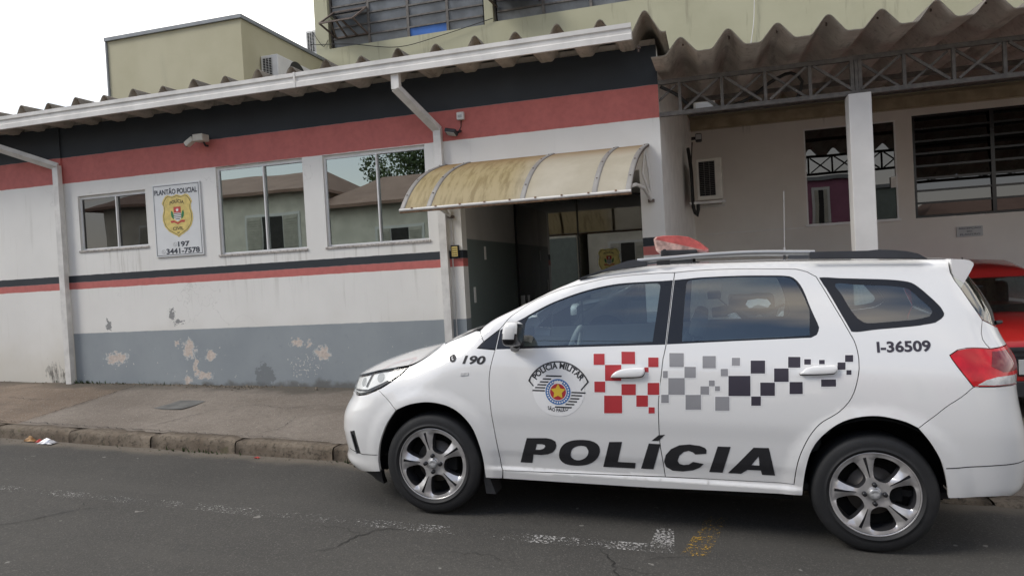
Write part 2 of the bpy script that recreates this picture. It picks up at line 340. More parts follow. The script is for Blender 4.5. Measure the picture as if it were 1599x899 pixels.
m['floor'] = simple('floor_tile', (0.22, 0.20, 0.18), 0.5, var=0.15)
m['steel'] = simple('grey_painted_steel', (0.115, 0.105, 0.095), 0.6, var=0.25, scale=18)
m['rustframe'] = simple('brown_steel', (0.13, 0.10, 0.085), 0.7, var=0.3, scale=15)
m['column'] = simple('column_paint', (0.66, 0.645, 0.62), 0.75, var=0.06, scale=3, bump=0.15)
m['flash'] = simple('grey_flashing', (0.24, 0.26, 0.28), 0.6, var=0.12)
m['louvre'] = simple('dusty_glass_louvre', (0.15, 0.165, 0.18), 0.35, var=0.25, scale=4)
m['blue'] = simple('blue_panel', (0.05, 0.16, 0.50), 0.5, var=0.12)
m['black_plastic'] = simple('black_plastic', (0.022, 0.023, 0.026), 0.5, var=0.2, scale=20)
m['grey_plastic'] = simple('charcoal_rail', (0.045, 0.048, 0.056), 0.55, var=0.1)
m['gloss_black'] = simple('gloss_black', (0.014, 0.0145, 0.017), 0.22, var=0.1)
m['matt_black'] = simple('cavity_black', (0.006, 0.006, 0.006), 0.95, var=0.1)
m['silver'] = simple('satin_silver', (0.40, 0.405, 0.41), 0.35, 0.55, var=0.05)
m['machined'] = simple('machined_alloy', (0.60, 0.585, 0.58), 0.28, 0.6, var=0.10, scale=14)
m['alloy_dark'] = simple('dark_alloy', (0.045, 0.045, 0.05), 0.45, 0.4, var=0.1)
m['chrome'] = simple('chrome', (0.8, 0.8, 0.8), 0.12, 1.0, var=0.02)
m['disc'] = simple('brake_disc', (0.20, 0.18, 0.16), 0.5, 0.7, var=0.2)
m['decal_red'] = simple('red_vinyl', (0.42, 0.028, 0.035), 0.6, var=0.05)
m['decal_grey'] = simple('grey_vinyl', (0.27, 0.27, 0.285), 0.6, var=0.05)
m['decal_dark'] = simple('charcoal_vinyl', (0.035, 0.030, 0.045), 0.6, var=0.08)
m['decal_black'] = simple('black_vinyl', (0.016, 0.016, 0.019), 0.6, var=0.05)
m['decal_white'] = simple('white_vinyl', (0.82, 0.82, 0.82), 0.6, var=0.02)
m['decal_blue'] = simple('blue_vinyl', (0.05, 0.16, 0.40), 0.4, var=0.05)
m['gold'] = simple('gold_print', (0.72, 0.50, 0.05), 0.4, var=0.08)
m['badge_gold'] = simple('badge_gold', (0.68, 0.53, 0.17), 0.5, var=0.12, scale=20)
m['badge_dark'] = simple('badge_dark', (0.075, 0.06, 0.03), 0.6, var=0.1)
m['badge_green'] = simple('badge_green', (0.03, 0.20, 0.07), 0.6, var=0.1)
m['badge_red'] = simple('badge_red', (0.50, 0.06, 0.05), 0.6, var=0.1)
m['sign_white'] = simple('sign_white', (0.68, 0.69, 0.69), 0.45, var=0.03)
m['sign_text'] = simple('sign_text', (0.04, 0.045, 0.06), 0.6, var=0.1)
m['faded_grey'] = simple('faded_print', (0.42, 0.42, 0.42), 0.6, var=0.1)
m['lamp_lens'] = glass('lamp_lens', (0.94, 0.95, 0.95), 1.38)
m['lamp_red'] = simple('red_lens', (0.62, 0.010, 0.018), 0.16, var=0.25, scale=9, Coat_Weight=0.3)
m['lamp_dark'] = simple('smoked_red_lens', (0.20, 0.008, 0.014), 0.14, var=0.1, Coat_Weight=0.3)
m['reflector'] = simple('lamp_reflector', (0.86, 0.86, 0.84), 0.3, 0.0, var=0.1)
m['lens_white'] = simple('white_lens', (0.60, 0.60, 0.60), 0.2, var=0.2, scale=30, Coat_Weight=1.0)
m['beacon'] = simple('faded_red_beacon', (0.50, 0.105, 0.095), 0.4, var=0.3, scale=12, Coat_Weight=0.5)
m['beacon_pale'] = simple('scuffed_beacon', (0.50, 0.33, 0.29), 0.45, var=0.4, scale=25)
m['seat'] = simple('grey_seat_cloth', (0.11, 0.115, 0.12), 0.9, var=0.1)
m['trim_grey'] = simple('interior_trim', (0.42, 0.42, 0.40), 0.8, var=0.06)
m['ac'] = simple('ac_cream', (0.56, 0.53, 0.46), 0.5, var=0.10)
m['ac_white'] = simple('ac_white', (0.66, 0.66, 0.65), 0.5, var=0.06)
m['trim_dark'] = simple('cabin_lining', (0.20, 0.20, 0.195), 0.9, var=0.06)
m['lifted_gold'] = simple('lifted_badge_gold', (0.95, 0.80, 0.30), 0.5, var=0.12, scale=20)  # badge gold with extra brightness in the colour, offsets the dim entry
m['cable'] = simple('black_cable', (0.018, 0.017, 0.016), 0.7, var=0.1)
m['red_car'] = simple('red_car_paint', (0.46, 0.022, 0.02), 0.28, var=0.05, Coat_Weight=0.8, Coat_Roughness=0.05)
m['moto_white'] = simple('white_fairing', (0.72, 0.73, 0.74), 0.3, var=0.05)
m['moto_blue'] = simple('dark_blue_fairing', (0.05, 0.08, 0.16), 0.4, var=0.05)
m['cream'] = simple('cream_render', (0.66, 0.64, 0.57), 0.9, var=0.1, scale=2)
m['pink'] = simple('pink_render', (0.33, 0.14, 0.22), 0.9, var=0.1, scale=2)
m['tiles'] = mat_rooftile(); m['leaf'] = mat_tree(); m['bark'] = simple('bark', (0.10, 0.075, 0.055), 0.95, var=0.3)
m['grey_green'] = simple('grey_green_paint', (0.20, 0.24, 0.23), 0.85, var=0.1)
m['shutter'] = simple('shutter_paint', (0.46, 0.45, 0.40), 0.7, var=0.1)
m['foil'] = simple('crisp_packet_foil', (0.62, 0.62, 0.64), 0.3, 0.7, var=0.2, scale=30)
m['orange'] = simple('orange_wrapper', (0.36, 0.20, 0.075), 0.6, var=0.4, scale=25)
m['debris'] = simple('crumbled_plaster', (0.13, 0.11, 0.085), 0.95, var=0.5, scale=30)
m['weed'] = simple('weed_green', (0.055, 0.085, 0.03), 0.85, var=0.3, scale=20)
m['patch'] = simple('cement_patch', (0.135, 0.135, 0.128), 0.9, var=0.2, scale=10)
m['crack'] = simple('crack_dark', (0.02, 0.019, 0.018), 0.95, var=0.2)
m['plate'] = simple('plate_grey', (0.45, 0.46, 0.46), 0.5, var=0.05)

# ------------------------------------------------------------------ object helpers
def link_mesh(name, verts, faces, mats, parent=None, smooth=False, mi=None, normals=None):
    me = bpy.data.meshes.new(name); me.from_pydata([tuple(map(float, v)) for v in verts], [], [tuple(map(int, f)) for f in faces])
    for q in (mats if isinstance(mats, (list, tuple)) else [mats]): me.materials.append(q)
    if mi is not None: me.polygons.foreach_set('material_index', mi)
    if smooth is True: me.polygons.foreach_set('use_smooth', [True]*len(me.polygons))
    elif smooth: me.polygons.foreach_set('use_smooth', list(smooth))
    me.validate(); me.update()
    if normals is not None: me.normals_split_custom_set_from_vertices([tuple(map(float, q)) for q in normals])
    o = bpy.data.objects.new(name, me); C.objects.link(o)
    if parent is not None: attach(o, parent)
    return o
LOCAL = set()
def attach(o, parent):
    o.parent = parent
    root = parent
    while root.parent is not None: root = root.parent
    if root.name not in LOCAL and parent.parent is None:
        o.matrix_parent_inverse = Matrix.Translation(-Vector(parent.location))
def thing(name, label, cat, loc=(0, 0, 0), group=None, local=False):
    o = bpy.data.objects.new(name, None); C.objects.link(o); o.location = loc; o.empty_display_size = 0.1
    o['label'] = label; o['category'] = cat
    if group: o['group'] = group
    if local: LOCAL.add(o.name)
    return o
def tag(o, label, cat, group=None):
    o['label'] = label; o['category'] = cat
    if group: o['group'] = group
    return o
def structure(o): o['kind'] = 'structure'; return o

class MB:
    def __init__(s): s.v = []; s.f = []; s.mi = []; s.sm = []
    def add(s, v, f, mi=0, sm=False):
        b = len(s.v); s.v += [tuple(q) for q in v]; s.f += [tuple(i+b for i in q) for q in f]; s.mi += [mi]*len(f); s.sm += [sm]*len(f); return s
    def box(s, a, b, mi=0, bev=0.0, rot=None):
        x0, y0, z0 = a; x1, y1, z1 = b
        if not bev:
            v = [(x0,y0,z0),(x1,y0,z0),(x1,y1,z0),(x0,y1,z0),(x0,y0,z1),(x1,y0,z1),(x1,y1,z1),(x0,y1,z1)]
            f = [(0,3,2,1),(4,5,6,7),(0,1,5,4),(1,2,6,5),(2,3,7,6),(3,0,4,7)]
        else:
            bm = bmesh.new(); bmesh.ops.create_cube(bm, size=1)
            for q in bm.verts: q.co = Vector(((x0+x1)/2+q.co.x*(x1-x0), (y0+y1)/2+q.co.y*(y1-y0), (z0+z1)/2+q.co.z*(z1-z0)))
            bmesh.ops.bevel(bm, geom=bm.edges[:], offset=bev, segments=2, affect='EDGES', profile=0.5)
            bm.verts.index_update(); v = [tuple(q.co) for q in bm.verts]; f = [tuple(w.index for w in q.verts) for q in bm.faces]; bm.free()
        if rot is not None: v = [tuple(rot @ Vector(q)) for q in v]
        return s.add(v, f, mi, False)
    def tube(s, pts, r, n=8, mi=0, cap=True, square=False):
        pts = [Vector(p) for p in pts]; rs = r if isinstance(r, (list, tuple)) else [r]*len(pts)
        rings = []; prev = None
        for i, p in enumerate(pts):
            d = (pts[min(i+1, len(pts)-1)] - pts[max(i-1, 0)]).normalized()
            if prev is None:
                a = Vector((0, 0, 1)) if abs(d.z) < 0.9 else Vector((0, 1, 0)); a = (a - d*a.dot(d)).normalized()
            else: a = (prev - d*prev.dot(d)).normalized()
            prev = a; b = d.cross(a)
            rings.append([p + (a*math.cos(t)+b*math.sin(t))*rs[i] for t in [2*PI*(k+(0.5 if square else 0))/n for k in range(n)]])
        v = [q for R in rings for q in R]; f = []
        for i in range(len(pts)-1):
            for k in range(n): f.append((i*n+k, i*n+(k+1)%n, (i+1)*n+(k+1)%n, (i+1)*n+k))
        s.add(v, f, mi, n > 4)
        if cap: s.add(rings[0], [tuple(range(n))[::-1]], mi); s.add(rings[-1], [tuple(range(n))], mi)
        return s
    def lathe(s, prof, c, axis='Y', n=48, mi=0):
        # prof: (offset along axis, radius)
        c = Vector(c); v = []; f = []
        for (h, r) in prof:
            for k in range(n):
                t = 2*PI*k/n; a, b = r*math.cos(t), r*math.sin(t)
                v.append(c + (Vector((a, h, b)) if axis == 'Y' else Vector((h, a, b)) if axis == 'X' else Vector((a, b, h))))
        for i in range(len(prof)-1):
            for k in range(n): f.append((i*n+k, (i+1)*n+k, (i+1)*n+(k+1)%n, i*n+(k+1)%n))
        return s.add(v, f, mi, True)
    def prism(s, poly, fn, d0, d1, mi=0):
        # poly 2D closed convex-ish outline, fn(u, v, d) -> 3D
        n = len(poly); v = [fn(a, b, d0) for a, b in poly]+[fn(a, b, d1) for a, b in poly]
        f = [tuple(range(n)), tuple(range(2*n-1, n-1, -1))]+[(i, i+n, (i+1) % n+n, (i+1) % n) for i in range(n)]
        return s.add(v, f, mi)
    def build(s, name, mats, parent=None):
        nl = getattr(s, 'nl', None)
        return link_mesh(name, s.v, s.f, mats, parent, s.sm, s.mi, nl if nl and len(nl) == len(s.v) else None)

def cr(P, closed=False, step=0.02):
    # Catmull-Rom through the points
    P = [np.array(p, float) for p in P]
    if len(P) < 3: return [tuple(p) for p in P]
    out = []; n = len(P); rng = range(n) if closed else range(n-1)
    for i in rng:
        p1, p2 = P[i], P[(i+1) % n]
        p0 = P[(i-1) % n] if closed or i > 0 else 2*p1-p2
        p3 = P[(i+2) % n] if closed or i+2 < n else 2*p2-p1
        k = max(1, int(np.linalg.norm(p2-p1)/step))
        for j in range(k):
            t = j/k; out.append(tuple(0.5*((2*p1)+(-p0+p2)*t+(2*p0-5*p1+4*p2-p3)*t*t+(-p0+3*p1-3*p2+p3)*t**3)))
    if not closed: out.append(tuple(P[-1]))
    return out
def resample(poly, step=0.03):
    out = []; n = len(poly)
    for i in range(n):
        a, b = np.array(poly[i]), np.array(poly[(i+1) % n]); L = np.linalg.norm(b-a)
        if L < 1e-5: continue
        k = max(1, int(math.ceil(L/step)))
        for j in range(k): out.append(tuple(a+(b-a)*j/k))
    return out
def area(p): return 0.5*sum(p[i][0]*p[(i+1) % len(p)][1]-p[(i+1) % len(p)][0]*p[i][1] for i in range(len(p)))
def inside(poly_arrs, pts):
    pts = np.asarray(pts); res = np.zeros(len(pts), bool)
    for P in poly_arrs:
        P = np.asarray(P); x, y = pts[:, 0], pts[:, 1]
        for i in range(len(P)):
            (x1, y1), (x2, y2) = P[i], P[(i+1) % len(P)]
            if y1 == y2: continue
            c = ((y1 > y) != (y2 > y)) & (x < (x2-x1)*(y-y1)/(y2-y1)+x1); res ^= c
    return res
def dist_to(P, pts):
    P = np.asarray(P); pts = np.asarray(pts); d = np.full(len(pts), 9.0)
    for i in range(len(P)):
        a, b = P[i], P[(i+1) % len(P)]; ab = b-a; L = max(ab@ab, 1e-12)
        t = np.clip(((pts-a)@ab)/L, 0, 1); d = np.minimum(d, np.linalg.norm(pts-(a+t[:, None]*ab), axis=1))
    return d
def inset_poly(P, d):
    if area(P) < 0: P = P[::-1]
    P = [np.array(p) for p in P]; out = []
    for i in range(len(P)):
        a, b, c = P[i-1], P[i], P[(i+1) % len(P)]
        n1 = np.array([-(b-a)[1], (b-a)[0]]); n2 = np.array([-(c-b)[1], (c-b)[0]])
        n1 /= max(np.linalg.norm(n1), 1e-9); n2 /= max(np.linalg.norm(n2), 1e-9); k = n1+n2; L = np.linalg.norm(k)
        k = k/L if L > 1e-6 else n1
        out.append(tuple(b+k*d/max(0.5, k@n1)))
    return out
def triangulate(loops, grid=None):
    verts = []; edges = []
    for P in loops:
        b = len(verts); verts += [Vector(p) for p in P]; edges += [(b+i, b+(i+1) % len(P)) for i in range(len(P))]
    if grid is not None and len(grid):
        g = np.asarray(grid); ok = inside(loops, g)
        for P in loops: ok &= dist_to(P, g) > 0.010
        verts += [Vector(p) for p in g[ok]]
    V, E, F, *_ = delaunay_2d_cdt(verts, edges, [], 0, 1e-6)
    V = np.array([tuple(v) for v in V]); F = [tuple(f) for f in F]
    cen = np.array([V[list(f)].mean(axis=0) for f in F]); ok = inside(loops, cen)
    F = [f if area(V[list(f)]) > 0 else f[::-1] for f, k in zip(F, ok) if k]
    return V, F
def flat(name, loops, fn, mat, parent=None, grid=None):
    V, F = triangulate(loops, grid); return link_mesh(name, [fn(a, b) for a, b in V], F, mat, parent)
def text2d(s, size=1.0, bold=0.0, shear=0.0, sx=1.0, align='LEFT'):
    # letters as 2D triangles; size = capital height
    cu = bpy.data.curves.new('lettering', 'FONT'); cu.body = s; cu.offset = bold; cu.shear = shear; cu.align_x = align; cu.resolution_u = 4
    cu.size = 1.0; cu.fill_mode = 'FRONT'
    o = bpy.data.objects.new('lettering', cu); C.objects.link(o)
    dg = bpy.context.evaluated_depsgraph_get(); dg.update()
    me = bpy.data.meshes.new_from_object(o.evaluated_get(dg))
    V = np.array([tuple(v.co)[:2] for v in me.vertices]); F = [tuple(p.vertices) for p in me.polygons]
    bpy.data.objects.remove(o); bpy.data.curves.remove(cu); bpy.data.meshes.remove(me)
    V = V*(size/0.73); V[:, 0] *= sx
    F = [f if area(V[list(f)]) > 0 else f[::-1] for f in F]
    return V, F
def text_fit(s, x0, x1, size, **kw):
    V, F = text2d(s, size, **kw); a, b = V[:, 0].min(), V[:, 0].max(); V[:, 0] = x0+(V[:, 0]-a)*(x1-x0)/(b-a); return V, F
def circle(cx, cz, r, n=32, a0=0.0): return [(cx+r*math.cos(a0+2*PI*k/n), cz+r*math.sin(a0+2*PI*k/n)) for k in range(n)]
def star(cx, cz, r, q=0.45, n=5): return [(cx+(r if k % 2 == 0 else r*q)*math.cos(PI/2+PI*k/n), cz+(r if k % 2 == 0 else r*q)*math.sin(PI/2+PI*k/n)) for k in range(2*n)]
TW={"SHX":[-2.2,-2.08,-2.03,-1.95,-1.85,-1.7,-1.47,-1.39,-1.3,-1.225,-1.118,-1.0,-0.909,-0.742,-0.549,-0.364,-0.204,-0.105,0.043,0.239,0.8,1.6,1.78,1.9,2.05],"SHZ":[0.79,0.815,0.835,0.86,0.885,0.925,0.966,1.003,1.06,1.118,1.157,1.206,1.272,1.35,1.448,1.525,1.56,1.575,1.597,1.612,1.622,1.622,1.622,1.615,1.6],"NZ":[0.15,0.2,0.24,0.266,0.31,0.39,0.475,0.574,0.64,0.707,0.772,0.86,0.95,1.06],"NX":[-2.0,-2.13,-2.185,-2.2,-2.176,-2.192,-2.207,-2.194,-2.16,-2.113,-2.107,-2.075,-2.03,-1.97],"RZ":[0.15,0.31,0.37,0.55,0.68,0.75,0.83,0.93,1.0,1.065,1.114,1.173,1.25,1.33,1.41,1.49,1.54,1.6,1.75],"RX":[1.95,2.08,2.16,2.17,2.155,2.14,2.123,2.11,2.118,2.12,2.095,2.06,2.03,2.022,1.985,1.939,1.9,1.905,1.85]}
D={
"F1":[[-0.855,1.209],[-0.873,1.082],[-0.9,0.941],[-0.9,0.813],[-0.891,0.713],[-0.88,0.627],[-0.865,0.525],[-0.851,0.437],[-0.839,0.34],[-0.829,0.319]],
"DFTOP":[[-0.855,1.209],[-0.836,1.232],[-0.786,1.291],[-0.711,1.344],[-0.637,1.393],[-0.475,1.457],[-0.335,1.493],[-0.187,1.525],[-0.041,1.543],[0.103,1.553],[0.227,1.558]],
"BCUT":[[0.228,1.557],[0.206,1.348],[0.185,1.13],[0.169,1.052],[0.161,0.969],[0.15,0.879],[0.144,0.798],[0.144,0.728],[0.149,0.565],[0.163,0.462],[0.178,0.345]],
"DFBOT":[[-0.829,0.319],[0.179,0.345]],
"TRF_TOP":[[-0.854,1.207],[-0.702,1.285],[-0.678,1.3],[-0.527,1.379],[-0.331,1.45],[-0.136,1.493],[0.057,1.507],[0.133,1.51],[0.222,1.516]],
"TRF_BOT":[[0.185,1.129],[-0.694,1.089],[-0.87,1.081]],
"GLF":[[-0.692,1.107],[-0.695,1.19],[-0.692,1.253],[-0.676,1.289],[-0.603,1.329],[-0.526,1.37],[-0.428,1.407],[-0.33,1.44],[-0.233,1.464],[-0.135,1.481],[-0.039,1.492],[0.057,1.497],[0.122,1.499],[0.14,1.491],[0.144,1.47],[0.129,1.33],[0.106,1.145],[-0.024,1.137],[-0.358,1.122]],
"SAIL":[[-0.995,1.089],[-0.954,1.131],[-0.854,1.206],[-0.871,1.084],[-0.951,1.087]],
"DRTOP":[[0.228,1.557],[0.33,1.567],[0.439,1.573],[0.605,1.576],[0.767,1.575],[0.886,1.573],[0.941,1.569],[0.987,1.555],[1.032,1.525]],
"DREAR":[[1.034,1.527],[1.075,1.448],[1.117,1.363],[1.158,1.282],[1.19,1.215],[1.21,1.174],[1.223,1.122],[1.228,1.07],[1.227,1.027],[1.218,0.972],[1.198,0.897],[1.169,0.84],[1.125,0.79],[1.082,0.758],[1.038,0.729],[1.003,0.693],[0.968,0.641],[0.94,0.581],[0.918,0.52],[0.903,0.45],[0.893,0.357]],
"TRR_TOP":[[0.227,1.516],[0.305,1.524],[0.397,1.532],[0.604,1.54],[0.766,1.54],[0.861,1.538],[0.911,1.526],[0.948,1.485],[0.972,1.431],[0.998,1.351],[1.031,1.264],[1.038,1.241],[1.022,1.198],[0.99,1.181]],
"TRR_BOT":[[0.99,1.181],[0.597,1.157],[0.186,1.13]],
"GLR":[[0.298,1.488],[0.305,1.507],[0.326,1.517],[0.397,1.526],[0.604,1.533],[0.765,1.533],[0.859,1.532],[0.896,1.524],[0.922,1.501],[0.943,1.464],[0.967,1.407],[0.989,1.339],[0.983,1.197],[0.831,1.185],[0.558,1.168],[0.276,1.152],[0.286,1.323]],
"QTR":[[1.044,1.525],[1.175,1.523],[1.297,1.519],[1.416,1.514],[1.488,1.506],[1.532,1.495],[1.565,1.471],[1.597,1.439],[1.636,1.396],[1.666,1.357],[1.679,1.326],[1.676,1.308],[1.658,1.289],[1.626,1.268],[1.568,1.256],[1.515,1.247],[1.336,1.228],[1.196,1.216],[1.158,1.292],[1.118,1.376],[1.076,1.46]],
"QGL":[[1.135,1.486],[1.265,1.479],[1.403,1.474],[1.475,1.466],[1.509,1.456],[1.542,1.425],[1.573,1.39],[1.609,1.353],[1.616,1.331],[1.599,1.307],[1.563,1.297],[1.519,1.288],[1.411,1.277],[1.312,1.268],[1.267,1.271],[1.237,1.293],[1.212,1.329],[1.191,1.366],[1.163,1.425]],
"HATCH":[[1.752,1.626],[1.734,1.584],[1.735,1.544],[1.751,1.499],[1.776,1.455],[1.818,1.37],[1.863,1.287]],
"HATCH2":[[1.863,1.287],[1.854,1.255],[1.845,1.218],[1.847,1.186],[1.859,1.163],[1.878,1.139]],
"LAMPTOP":[[1.878,1.139],[1.815,1.144],[1.762,1.143],[1.714,1.132],[1.675,1.105]],
"LAMPLEFT":[[1.675,1.105],[1.684,1.085],[1.702,1.054],[1.731,1.009],[1.776,0.944]],
"LAMPBOT":[[1.776,0.944],[1.875,0.948],[1.923,0.949]],
"BCUTR":[[1.776,0.944],[1.719,0.891],[1.649,0.839],[1.588,0.783],[1.509,0.718]],
"ARCHR":[[1.509,0.718],[1.473,0.737],[1.42,0.756],[1.313,0.773],[1.204,0.759],[1.113,0.719],[1.032,0.646],[0.981,0.564],[0.954,0.458],[0.943,0.363],[0.938,0.296]],
"ARCHR2":[[1.509,0.718],[1.545,0.672],[1.576,0.628],[1.619,0.548],[1.645,0.461],[1.658,0.395],[1.664,0.339]],
"SILLBOT":[[0.933,0.296],[0.511,0.285],[0.07,0.272],[-0.853,0.263],[-0.829,0.264],[-0.946,0.263]],
"ARCHF":[[-1.536,0.681],[-1.437,0.722],[-1.309,0.742],[-1.184,0.725],[-1.093,0.678],[-1.018,0.594],[-0.977,0.489],[-0.955,0.385],[-0.946,0.263]],
"ARCHF2":[[-1.536,0.681],[-1.606,0.589],[-1.655,0.493],[-1.683,0.412],[-1.699,0.315],[-1.694,0.247]],
"BUMPCUT":[[-1.684,0.8],[-1.604,0.743],[-1.536,0.681]],
"HLREAR":[[-1.479,0.954],[-1.525,0.904],[-1.57,0.871],[-1.625,0.834],[-1.684,0.8]],
"HLBOT":[[-1.684,0.8],[-1.78,0.761]],
"HOODCUT":[[-1.479,0.954],[-1.407,0.99],[-1.318,1.049],[-1.249,1.112]],
"APCUT":[[-0.954,1.131],[-0.993,1.194]],
"RBUMPBOT":[[1.664,0.339],[1.802,0.35],[1.931,0.358]],
"RLIP":[[1.646,0.506],[1.747,0.517],[1.889,0.531],[1.972,0.536]],
"FLIP":[[-1.833,0.341],[-1.699,0.363]],
"FOG":[[-1.951,0.489],[-1.897,0.506],[-1.859,0.348],[-1.908,0.334]],
"INDIC":[[-1.093,0.938],[-1.038,0.943],[-1.04,0.92],[-1.095,0.914]],
"HANDF":[[-0.138,0.938],[-0.128,0.955],[-0.107,0.973],[-0.067,0.989],[-0.016,0.997],[0.034,1.0],[0.06,0.996],[0.065,0.976],[0.055,0.955],[0.035,0.947],[-0.046,0.94]],
"HANDR":[[0.923,0.986],[0.935,1.005],[0.953,1.022],[0.98,1.032],[1.016,1.037],[1.069,1.041],[1.104,1.042],[1.115,1.035],[1.114,1.015],[1.102,1.0],[1.058,0.993]],
"RED":[[[-0.245,1.072],[-0.178,1.074],[-0.175,1.009],[-0.242,1.007]],[[-0.077,1.088],[0.004,1.089],[0.007,1.018],[-0.074,1.016]],[[-0.173,1.009],[-0.075,1.012],[-0.074,0.918],[-0.171,0.915]],[[0.083,1.058],[0.143,1.059],[0.144,1.004],[0.084,1.002]],[[0.062,1.001],[0.086,1.001],[0.087,0.973],[0.063,0.973]],[[-0.236,0.909],[-0.17,0.911],[-0.17,0.847],[-0.235,0.845]],[[-0.073,0.899],[0.012,0.902],[0.012,0.837],[-0.073,0.834]],[[0.081,0.911],[0.149,0.914],[0.149,0.844],[0.081,0.841]],[[-0.176,0.827],[-0.069,0.831],[-0.069,0.726],[-0.177,0.721]],[[0.015,0.836],[0.083,0.838],[0.083,0.772],[0.015,0.769]],[[0.087,0.769],[0.122,0.77],[0.122,0.734],[0.086,0.732]]],
"GREY":[[[0.205,1.086],[0.288,1.087],[0.289,1.009],[0.207,1.007]],[[0.395,1.073],[0.469,1.075],[0.468,1.007],[0.395,1.005]],[[0.558,1.067],[0.603,1.068],[0.602,1.025],[0.557,1.024]],[[0.293,1.01],[0.357,1.011],[0.357,0.949],[0.293,0.947]],[[0.496,1.003],[0.536,1.005],[0.536,0.964],[0.496,0.963]],[[0.17,0.983],[0.197,0.984],[0.197,0.944],[0.17,0.943]],[[0.201,0.943],[0.294,0.946],[0.294,0.85],[0.201,0.847]],[[0.43,0.937],[0.462,0.938],[0.462,0.905],[0.43,0.904]],[[0.464,0.905],[0.491,0.906],[0.491,0.879],[0.464,0.878]],[[0.383,0.902],[0.431,0.903],[0.431,0.856],[0.383,0.855]],[[0.16,0.845],[0.203,0.847],[0.203,0.799],[0.16,0.797]],[[0.299,0.849],[0.386,0.853],[0.386,0.768],[0.299,0.764]],[[0.465,0.845],[0.543,0.848],[0.543,0.769],[0.465,0.765]]],
"DARK":[[[0.661,1.054],[0.739,1.056],[0.737,0.985],[0.66,0.983]],[[0.539,0.966],[0.658,0.97],[0.658,0.856],[0.538,0.852]],[[0.711,0.934],[0.789,0.936],[0.788,0.863],[0.711,0.86]],[[0.786,1.014],[0.863,1.016],[0.862,0.943],[0.785,0.94]],[[0.863,1.079],[0.927,1.08],[0.925,1.022],[0.861,1.021]],[[0.867,0.942],[0.935,0.944],[0.935,0.878],[0.866,0.875]],[[0.662,0.854],[0.714,0.856],[0.713,0.804],[0.662,0.802]],[[0.947,1.068],[0.982,1.069],[0.98,1.04],[0.946,1.039]],[[1.024,1.066],[1.053,1.067],[1.052,1.044],[1.023,1.043]],[[1.119,1.055],[1.159,1.056],[1.157,1.018],[1.116,1.016]],[[1.159,1.095],[1.2,1.096],[1.198,1.06],[1.157,1.059]],[[1.162,1.015],[1.187,1.016],[1.186,0.991],[1.161,0.99]],[[1.031,0.961],[1.107,0.964],[1.107,0.925],[1.031,0.922]]],
"P":[[[-0.664,0.54],[-0.54,0.547],[-0.506,0.542],[-0.482,0.529],[-0.477,0.502],[-0.483,0.48],[-0.502,0.458],[-0.533,0.443],[-0.577,0.435],[-0.626,0.436],[-0.637,0.379],[-0.714,0.377]],[[-0.601,0.505],[-0.569,0.507],[-0.55,0.502],[-0.548,0.492],[-0.559,0.478],[-0.581,0.47],[-0.611,0.468]]],
"O":[[[-0.463,0.443],[-0.454,0.481],[-0.429,0.515],[-0.385,0.538],[-0.327,0.548],[-0.264,0.546],[-0.223,0.528],[-0.208,0.496],[-0.214,0.458],[-0.236,0.425],[-0.274,0.397],[-0.321,0.383],[-0.375,0.379],[-0.428,0.386],[-0.457,0.41]],[[-0.39,0.447],[-0.382,0.48],[-0.36,0.501],[-0.323,0.511],[-0.291,0.505],[-0.279,0.484],[-0.284,0.454],[-0.304,0.431],[-0.336,0.416],[-0.368,0.418],[-0.385,0.431]]],
"L":[[[-0.15,0.545],[-0.073,0.55],[-0.102,0.421],[0.005,0.422],[-0.0,0.386],[-0.192,0.383]]],
"I1":[[[0.085,0.549],[0.153,0.549],[0.109,0.388],[0.036,0.388]]],
"ACC":[[[0.143,0.603],[0.181,0.608],[0.141,0.568],[0.101,0.566]]],
"C":[[[0.416,0.529],[0.414,0.506],[0.352,0.498],[0.339,0.51],[0.315,0.518],[0.286,0.509],[0.261,0.484],[0.251,0.452],[0.261,0.434],[0.285,0.428],[0.315,0.433],[0.339,0.452],[0.4,0.443],[0.377,0.418],[0.339,0.398],[0.28,0.387],[0.221,0.388],[0.184,0.408],[0.172,0.441],[0.183,0.484],[0.213,0.522],[0.262,0.549],[0.32,0.557],[0.378,0.552],[0.407,0.541]]],
"I2":[[[0.478,0.554],[0.55,0.556],[0.505,0.395],[0.43,0.394]]],
"A":[[[0.675,0.559],[0.757,0.562],[0.793,0.398],[0.722,0.398],[0.715,0.424],[0.643,0.423],[0.608,0.396],[0.535,0.395]],[[0.703,0.509],[0.707,0.454],[0.664,0.454]]],
"EMB":[[-0.458,0.838],[-0.382,0.841],[-0.461,1.019],[-0.651,0.892],[-0.269,0.91],[-0.459,0.69],[-0.625,0.836],[-0.29,0.845]],
"T190":[[-1.083,0.993],[-0.927,0.997],[-1.093,1.054],[-1.156,1.023],[-1.116,1.025]],
"T365":[[1.321,1.114],[1.587,1.127],[1.325,1.171]],
"RAIL":[[-0.366,1.525],[0.053,1.601],[-0.035,1.635],[1.021,1.635],[1.636,1.625],[1.333,1.678],[1.545,1.667]],
"MIRROR":[[-0.815,1.232],[-0.72,1.259],[-0.7,1.105],[-0.756,1.102],[-0.808,1.16]],
"LAMPWHITE":[[1.798,0.953],[1.84,0.981],[1.895,0.995],[1.955,0.998],[1.967,0.954],[1.875,0.953]],
"BAR":[[0.066,1.787],[0.438,1.69],[0.119,1.661],[0.109,1.621]],
"ANT":[[0.928,1.72],[0.924,2.092]]}

